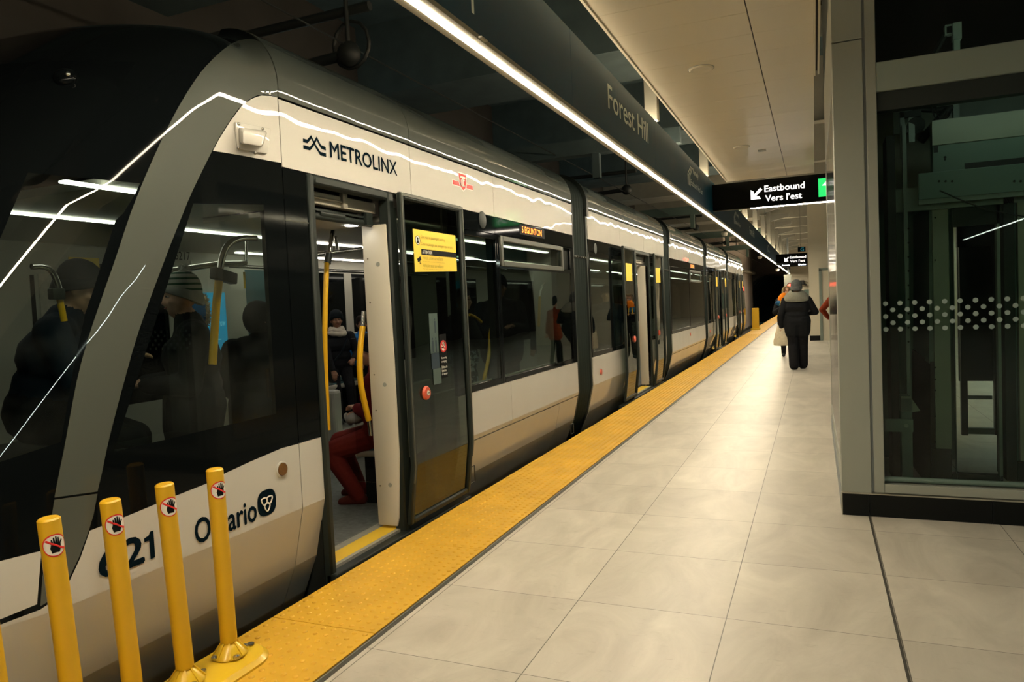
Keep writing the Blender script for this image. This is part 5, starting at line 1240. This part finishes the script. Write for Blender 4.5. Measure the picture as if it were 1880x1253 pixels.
# ---- person walking away on the platform
FLY = 12.87
wx = .815
w_, X, hp, up = human('walking_person', 'person in black coat, grey knit hat and scarf walking away along the platform', (wx, FLY, 0), 0, 1.72, hands=((-.30, .02, .86), (.17, .23, 1.10)), elbow=(None, (.9, -.3, .9)), top='coat_black', coat_len=.40, bulk=1.22,
      hat='cuffed', extras=(('shoulder_scarf', 'scarf_grey'),), feet=[(-.075, -.10, .085), (.085, .10, .085)], lean=-.04, nod=.10, curl=1.3, legw=1.28, hat_s=1.14)
tb = empty('tote_bag', (wx-.29, FLY, .45), 'cream cloth tote bag hanging from the left hand of the walking person', 'bag')
z0, z1 = .475, .90; cx = wx-.29
m_ = MB(); n = 24; rings = []
for (z, rx, ry) in ((z0, .10, .03), (z0+.012, .165, .062), (z0+.10, .168, .075), (z0+.25, .130, .06), (z1-.02, .088, .028), (z1, .080, .016)):
    rings.append([Vector((cx-(z-z0)*.0+rx*math.copysign(abs(cos(2*pi*i/n))**.7, cos(2*pi*i/n))+.008*sin(i*1.9+z*9), FLY+.04+ry*sin(2*pi*i/n), z)) for i in range(n)])
m_.v = [v for r in rings for v in r]
for a in range(len(rings)-1): m_.f += [(a*n+i, a*n+(i+1) % n, (a+1)*n+(i+1) % n, (a+1)*n+i) for i in range(n)]
m_.f.append(tuple(range(n-1, -1, -1))); m_.mi = [0]*len(m_.f); m_.build('bag_body', 'tote_cream', tb, 60)
for dy in (.02, .06): MB().tube([(cx-.05, FLY+dy, z1-.02), (cx-.035, FLY+dy, .93), (cx-.012, FLY+.03, .985), (cx+.012, FLY+.03, .985), (cx+.035, FLY+dy, .93), (cx+.05, FLY+dy, z1-.02)], .009, 8).build('bag_handle', 'tote_cream', tb, 60)
# ---- hooded person facing us behind the walker
human('hooded_person', 'person in a fur trimmed hood facing the viewer, just behind the walking person', (.53, 16., 0), pi, 1.68, hands=((-.12, .24, 1.16), (.14, .24, 1.20)), top='coat_black', coat_len=.3, bulk=1.15, hat='furhood', skin='skin_light', turn=.2)
bd_ = empty('orange_bundle', (.42, 15.7, 1.25), 'orange and yellow cloth bundle held against the chest of the fur hooded person', 'cloth bundle')
m_ = MB(); m_.ell((.43, 15.70, 1.43), (.085, .07, .14), Quaternion((0, 1, 0), .5)); m_.build('orange_cloth', 'cloth_orange', bd_, 60); MB().ell((.37, 15.68, 1.31), (.09, .06, .07)).build('blue_cloth', 'cloth_blue', bd_, 60); MB().tube([(.42, 15.62, 1.36), (.40, 15.6, 1.27), (.42, 15.6, 1.17)], .02, 8).build('yellow_cord', 'sticker_yellow', bd_, 60)
# ---- rust coat showing past the lift corner
human('rust_coat_person', 'person in a rust red coat mostly hidden behind the lift shaft corner', (1.66, 13.9, 0), .3, 1.70, hands=((-.20, .20, .98), None), elbow=((-1.4, .1, 1.2), None), top='coat_rust', coat_len=.4, bulk=1.15, hat='beanie')
# ================================================================== people in the train
def inseat(name, x, y, rz, w=.46, mat='interior_cream', back=True, zs=.44):
    g = empty(name, (x, y, 0), None); g.parent = None
    bpy.data.objects.remove(g)
    M_ = Matrix.Translation((x, y, 0)) @ Matrix.Rotation(rz, 4, 'Z'); mb = MB()
    m1 = MB().box((-w/2, -.22, zs-.05), (w/2, .22, zs)); m1.v = [M_ @ v for v in m1.v]; sq = m1.build('seat', mat, TR, 40, .02)
    m2 = MB().box((-w/2+.02, -.19, zs), (w/2-.02, .2, zs+.015)); m2.v = [M_ @ v for v in m2.v]; m2.build('seat_cushion', 'interior_teal', sq, 40, .006)
    m4 = MB().box((-w/2+.03, -.18, 0.018), (w/2-.03, .14, zs-.05)); m4.v = [M_ @ v for v in m4.v]; m4.build('seat_plinth', 'interior_dark', sq)
    if back:
        m3 = MB().box((-w/2, -.28, zs-.05), (w/2, -.22, zs+.52)); m3.v = [M_ @ v for v in m3.v]; bk_ = m3.build('seat_back', mat, sq, 40, .03)
        m5 = MB().box((-w/2+.03, -.222, zs+.06), (w/2-.03, -.208, zs+.46)); m5.v = [M_ @ v for v in m5.v]; m5.build('back_cushion', 'interior_teal', bk_, 40, .006)
# facing the door across the aisle: raised seats along the far wall
RZ = -pi/2
def face_to(x, y): d = CAM-Vector((x, y, 0)); return atan2(d.y, d.x)-pi/2
box('seat_podium', (-4.1, 3.1, .018), (-3.25, 5.6, .32), 'interior_grey', TR, .02)
for y in (3.62, 4.12, 4.62): inseat('s', -3.78, y, RZ, .47, zs=.78)
box('seat_end_panel', (-3.55, 2.96, .018), (-3.10, 3.08, .80), 'interior_grey', TR, .03)
human('seated_child', 'child in black knit hat and cream scarf seated across from the open door', (-3.72, 3.89, .0), face_to(-3.72, 3.9)+.15, 1.30, sit=True, seat=.87, hands=((-.16, .34, 1.36), (.12, .30, 1.18)), top='coat_black', legs='trousers_black', skin='skin_brown', hat='beanie', bulk=1.06, voxel=.009,
      extras=(('scarf', 'scarf_cream'), ('strap', [(-.12, .14, .40), (-.02, .17, .2), (.14, .15, .02)], 'wool_black')), feet=[(-.1, .44, .55), (.1, .44, .55)])
human('blue_jacket_passenger', 'passenger in a bright blue jacket sitting beside the child in the black hat', (-3.74, 4.40, 0), face_to(-3.74, 4.40)+.1, 1.32, sit=True, seat=.80, hands=((-.12, .30, 1.22), (.12, .30, 1.24)), top='jacket_blue', skin='skin_brown', hat='hair', bulk=1.25, feet=[(-.1, .44, .45), (.1, .44, .45)])
# maroon clad passenger just inside the door
inseat('s', -2.05, 2.30, pi/2+.1, .5, zs=.44)
box('draught_screen', (-1.95, 1.66, .3), (-1.72, 1.68, 1.35), 'glass_clear', TR)
mp, X, hp, up = human('maroon_passenger', 'passenger in maroon jacket and red padded trousers sitting just inside the open door', (-2.10, 2.26, 0), pi/2+.35, 1.68, sit=True, seat=.45, hands=((-.02, .20, .765), (.09, .20, .72)), top='coat_maroon', legs='trousers_red', shoes='boot_red', bulk=1.22, voxel=.008, hat='beanie', feet=[(-.17, .20, .085), (.12, .26, .085)], curl=.55, lean=.05, knees=[(-.2, 1.5, .9), (.3, 1.5, .8)])
gl = empty('grey_gloves', tuple(X((.02, .235, .62))), 'pair of grey knitted gloves lying in the lap of the maroon clad passenger', 'gloves')
m_ = MB(); m_.ell(X((.01, .235, .685)), (.075, .11, .045), Quaternion((0, 0, 1), .6)); m_.build('glove_body', 'glove_grey', gl, 60); MB().tube([X((.05+.05*cos(a), 0.305+.02*sin(a), .672+.04*sin(a))) for a in [2*pi*i/14 for i in range(14)]], .014, 8, True).build('glove_cuff', 'knit_grey', gl, 60)
# cab window: man in striped hat, fur hood, dark passenger
def hat_letters(X, hp, t):
    m_ = MB()
    for j, ch in enumerate('RKS'):
        a = .55-j*.36; c = hp(.098*cos(a)*.93, .098*sin(a)*1.1-.012, .095); ex = (hp(cos(a-.3), sin(a-.3), 0)-hp(cos(a), sin(a), 0)).normalized()
        text(m_, ch, X(c), ex, (0, 0, 1), None, .032, .03)
    m_.build('knit_letters', 'knit_green', t)
t_, X, hp, up = human('striped_hat_passenger', 'passenger in a grey and green striped pompom hat behind the slanted cab window', (-2.50, .73, 0), pi*.79, 1.78, hands=((-.12, .25, 1.1), (.12, .25, 1.1)), top='coat_black', skin='skin_light', hat='striped', bulk=1.3, coat_len=.3)
hat_letters(X, hp, t_)
human('fur_hood_passenger', 'passenger with tan fur trimmed hood standing behind the striped hat', (-3.3, 1.50, 0), face_to(-3.3, 1.5)+1.9, 1.70, hands=((-.12, .25, 1.05), (.12, .25, 1.05)), top='cloth_blue', hat='furhood', bulk=1.2, coat_len=.2)
human('dark_coat_passenger', 'passenger in a black hooded coat standing by the yellow pole behind the cab window', (-2.55, 1.42, 0), pi*.35, 1.62, hands=((-.12, .25, 1.05), (.12, .25, 1.05)), top='coat_black', hat='hood', bulk=1.35, coat_len=.4)
human('capped_hunched_passenger', 'hunched passenger in a dark hat, hand at the face, behind the front glass', (-2.35, -.34, .25), pi*1.75+.0, 1.62, sit=True, seat=.75, hands=((.06, .40, 1.42), (.16, .40, 1.15)), elbow=((-.5, .6, 1.0), None), top='coat_navy', hat='beanie', bulk=1.3, lean=.25, nod=.3, feet=[(-.1, .40, .30), (.1, .40, .30)])
# behind the long window
human('cap_passenger', 'passenger in a black peaked cap seen in profile through the long window', (-2.55, 4.62, 0), -pi*.22, 1.72, hands=((-.14, .26, 1.08), (.12, .34, 1.10)), top='coat_black', legs='camo', hat='cap', bulk=1.2, extras=(('glasses', 'black_matte'),), skin='skin_light')
human('glasses_passenger', 'tall passenger in black knit hat and glasses standing behind the long window', (-2.6, 5.85, 0), face_to(-2.6, 5.85)+.1, 1.88, hands=((-.12, .25, 1.15), (.12, .25, 1.12)), top='coat_black', hat='beanie', bulk=1.3, extras=(('glasses', 'steel'),), skin='skin_brown', coat_len=.2)
human('aisle_passenger', 'passenger in black standing far down the aisle near the bellows, dim behind the glass', (-2.8, 8.3, 0), face_to(-2.8, 8.3), 1.72, top='coat_black', hat='hair', bulk=1.2, coat_len=.4)
human('doorway_passenger', 'dim passenger in a dark coat just inside the second open door', (-2.2, 9.55, 0), face_to(-2.2, 9.5), 1.75, top='coat_navy', hat='beanie', bulk=1.2, coat_len=.4)
# ================================================================== interior fittings
def pole(pts, nm='grab_pole', mat='pole_yellow', r=.018): return MB().tube(pts, r, 12).build(nm, mat, TR, 60)
def smooth_path(p, n=2): return [Vector(q) for q in chaik3(p, n)]
def chaik3(p, n):
    p = [Vector(q) for q in p]
    for _ in range(n):
        q = [p[0]]
        for a, b in zip(p, p[1:]): q += [a*.75+b*.25, a*.25+b*.75]
        p = q+[p[-1]]
    return p
# door poles
P0 = [atX(611, 420, -2.0), atX(606, 455, -1.98)]; pole([atX(618, 395, -2.02), atX(611, 425, -2.0), atX(602, 478, -1.97)], 'pole_top', 'steel', .016)
MB().cyl(atX(604, 466, -1.97), atX(601, 484, -1.97), .026, n=14).build('pole_clamp', 'frame_grey', TR, 40)
pole(smooth_path([atX(600, 482, -1.97), atX(597, 560, -1.95), atX(596, 630, -1.94), atX(598, 700, -1.93), atX(602, 790, -1.92)]))
pole(smooth_path([atX(668, 572, -1.76), atX(666, 602, -1.76)], 0), 'pole_top', 'steel', .016)
pole(smooth_path([atX(666, 600, -1.76), atX(660, 650, -1.76), atX(661, 700, -1.76), atX(668, 735, -1.76), atX(677, 772, -1.76)]), r=.021); pole([atX(677, 770, -1.76), atX(681, 800, -1.76)], 'pole_foot', 'steel', .014)
pole([atX(576, 468, -2.4), atX(663, 457, -2.4)], 'ceiling_rail', 'steel', .018); pole([atX(620, 462, -2.4), atX(614, 420, -2.4)], 'rail_hanger', 'steel', .014); pole([(-3.4, 1.9, 1.98), (-3.4, 5.4, 1.98)], 'ceiling_rail', 'steel', .016); pole([(-2.3, 2.6, 1.98), (-2.3, 5.4, 1.98)], 'ceiling_rail', 'steel', .016)
# cab window poles
pole(smooth_path([atX(470, 438, -2.2), atX(440, 437, -2.2), atX(418, 448, -2.2), atX(408, 470, -2.2), atX(403, 500, -2.2)]), 'pole_top', 'steel', .02)
MB().obox(atX(411, 507, -2.18), (.03, 0, 0), (0, .085, -.018), (0, .006, .034)).build('pole_clamp', 'frame_rubber', TR, 40, .008)
pole([atX(402, 515, -2.2), atX(397, 560, -2.2), atX(390, 670, -2.2)], r=.024)
pole([atX(310, 498, -2.7), atX(400, 485, -2.7), atX(450, 484, -2.7)], 'ceiling_rail', 'steel', .022); pole([atX(452, 484, -2.7), atX(452, 440, -2.7)], 'rail_hanger', 'steel', .012)
s_ = box('hanging_strap', atX(446, 500, -2.7), atX(452, 530, -2.68), 'sticker_yellow', TR)
# front glass
pole(smooth_path([atX(58, 490, -2.0), atX(80, 489, -2.0), atX(95, 497, -2.0), atX(104, 515, -2.0), atX(110, 535, -2.0)]), 'pole_top', 'steel', .013); MB().obox(atX(104, 540, -1.99), (.02, 0, 0), (0, .03, .0), (0, 0, .025)).build('pole_clamp', 'frame_rubber', TR, 40, .006); pole([atX(108, 542, -2.0), atX(118, 590, -2.0)], r=.014)
def wallbox(nm, u0, v0, u1, v1, mat, x=-4.09, parent=TR):
    a, b = atX(u0, v0, x), atX(u1, v1, x); return box(nm, (x-.006, a.y, min(a.z, b.z)), (x, b.y, max(a.z, b.z)), mat, parent)
wp = wallbox('yellow_notice', 126, 472, 186, 535, 'sticker_yellow')
m_ = MB(); a = atX(150, 492, -4.088)
for k in range(3): m_.box((-4.09, a.y-.02, a.z-.05*k), (-4.087, a.y+.12, a.z-.05*k+.012))
m_.box((-4.09, a.y+.0, a.z-.10), (-4.087, a.y+.14, a.z-.07)); m_.prism([(-4.09, a.y-.09, a.z-.14), (-4.09, a.y-.05, a.z-.06), (-4.09, a.y-.01, a.z-.14)], (.003, 0, 0)); m_.build('notice_print', 'print_ochre', wp)
sp = wallbox('line_diagram_sign', 128, 408, 214, 424, 'sticker_black', -4.088); a = atX(150, 420, -4.086); text(MB(), 'Regional transit diagram', (-4.086, a.y, a.z), EY, EZ, .32, .035).build('sign_lettering', 'interior_cream', sp)
text(MB(), '6217', atX(321, 477, -4.07), EY, EZ, .17, .075, .0).build('inside_number', 'interior_dark', TR)
wallbox('pale_poster', 70, 503, 104, 600, 'scarf_cream')
wallbox('door_edge_strip', 62, 505, 65, 640, 'interior_dark')
# lit screens on the walls
def screen(nm, x, y0, y1, z0, z1, kind):
    s_ = box(nm, (x-.02, y0, z0), (x, y1, z1), 'screen_blue', TR); w = y1-y0; h = z1-z0
    m_ = MB(); m_.box((x, y0+.02, z0+.05*h), (x+.002, y1-.02, z0+.42*h)); m_.build('screen_picture', 'screen_pale', s_)
    m_ = MB(); m_.ell((x+.003, y0+w*.4, z0+.30*h), (.002, w*.13, h*.08), n=14, m=8); m_.ell((x+.003, y0+w*.45, z0+.15*h), (.002, w*.26, h*.10), n=14, m=8); m_.build('screen_figure', 'paint_navy', s_)
    text(MB(), 'tomorrow', (x+.001, y0+.03, z0+.66*h), EY, EZ, w*.8, .045).build('screen_lettering', 'screen_pale', s_)
    m_ = MB(); [m_.box((x, y0+.03, z0+h*(.52+.05*k)), (x+.002, y0+w*(.7-.1*k), z0+h*(.53+.05*k))) for k in range(2)]; m_.build('screen_lines', 'screen_pale', s_)
    box('screen_strip', (x, y0+.01, z0), (x+.002, y1-.01, z0+.05*h), 'sticker_yellow', s_)
screen('advert_screen', -3.3, 1.62, 1.86, .95, 1.75, 0)
box('screen_partition', (-3.36, 1.56, .02), (-3.325, 1.95, 2.0), 'interior_cream', TR)
screen('advert_screen', -2.95, 5.28, 5.52, 1.25, 1.88, 1); box('screen_partition', (-3.02, 5.2, .02), (-2.975, 5.62, 2.1), 'interior_cream', TR)
# partitions and other fittings behind the long window
box('glass_partition', (-2.2, 1.05, 1.0), (-2.19, 1.75, 1.19), 'glass_clear', TR)
box('cab_desk', (-2.9, -.75, .3), (-1.75, -.1, .92), 'interior_dark', TR, .05)
box('equipment_cabinet', (-3.1, 6.0, .02), (-2.75, 6.6, 1.12), 'interior_cream', TR, .02); MB().tube([(-2.74, 6.3, .75), (-2.72, 6.3, .8), (-2.72, 6.3, .98), (-2.74, 6.3, 1.02)], .01, 8).build('cabinet_handle', 'frame_rubber', TR, 60)
box('bellows_partition', (-2.6, 7.1, .02), (-1.8, 7.2, 2.1), 'interior_cream', TR); stp = box('partition_sticker', (-2.05, 7.09, 1.72), (-1.93, 7.1, 1.9), 'sticker_yellow', TR); box('sticker_print', (-2.04, 7.086, 1.73), (-1.94, 7.09, 1.80), 'sticker_black', stp)
pole(smooth_path([atX(888, 700, -2.1), atX(899, 650, -2.1), atX(900, 610, -2.1), atX(908, 570, -2.1), atX(914, 555, -2.1)]), r=.02); pole(smooth_path([atX(862, 578, -2.3), atX(873, 582, -2.3), atX(884, 592, -2.3)]), r=.016)
pole([atX(989, 600, -2.3), atX(991, 545, -2.3)], r=.02); pole(smooth_path([atX(991, 545, -2.3), atX(994, 528, -2.3), atX(1000, 520, -2.3)]), 'pole_top', 'steel', .014)
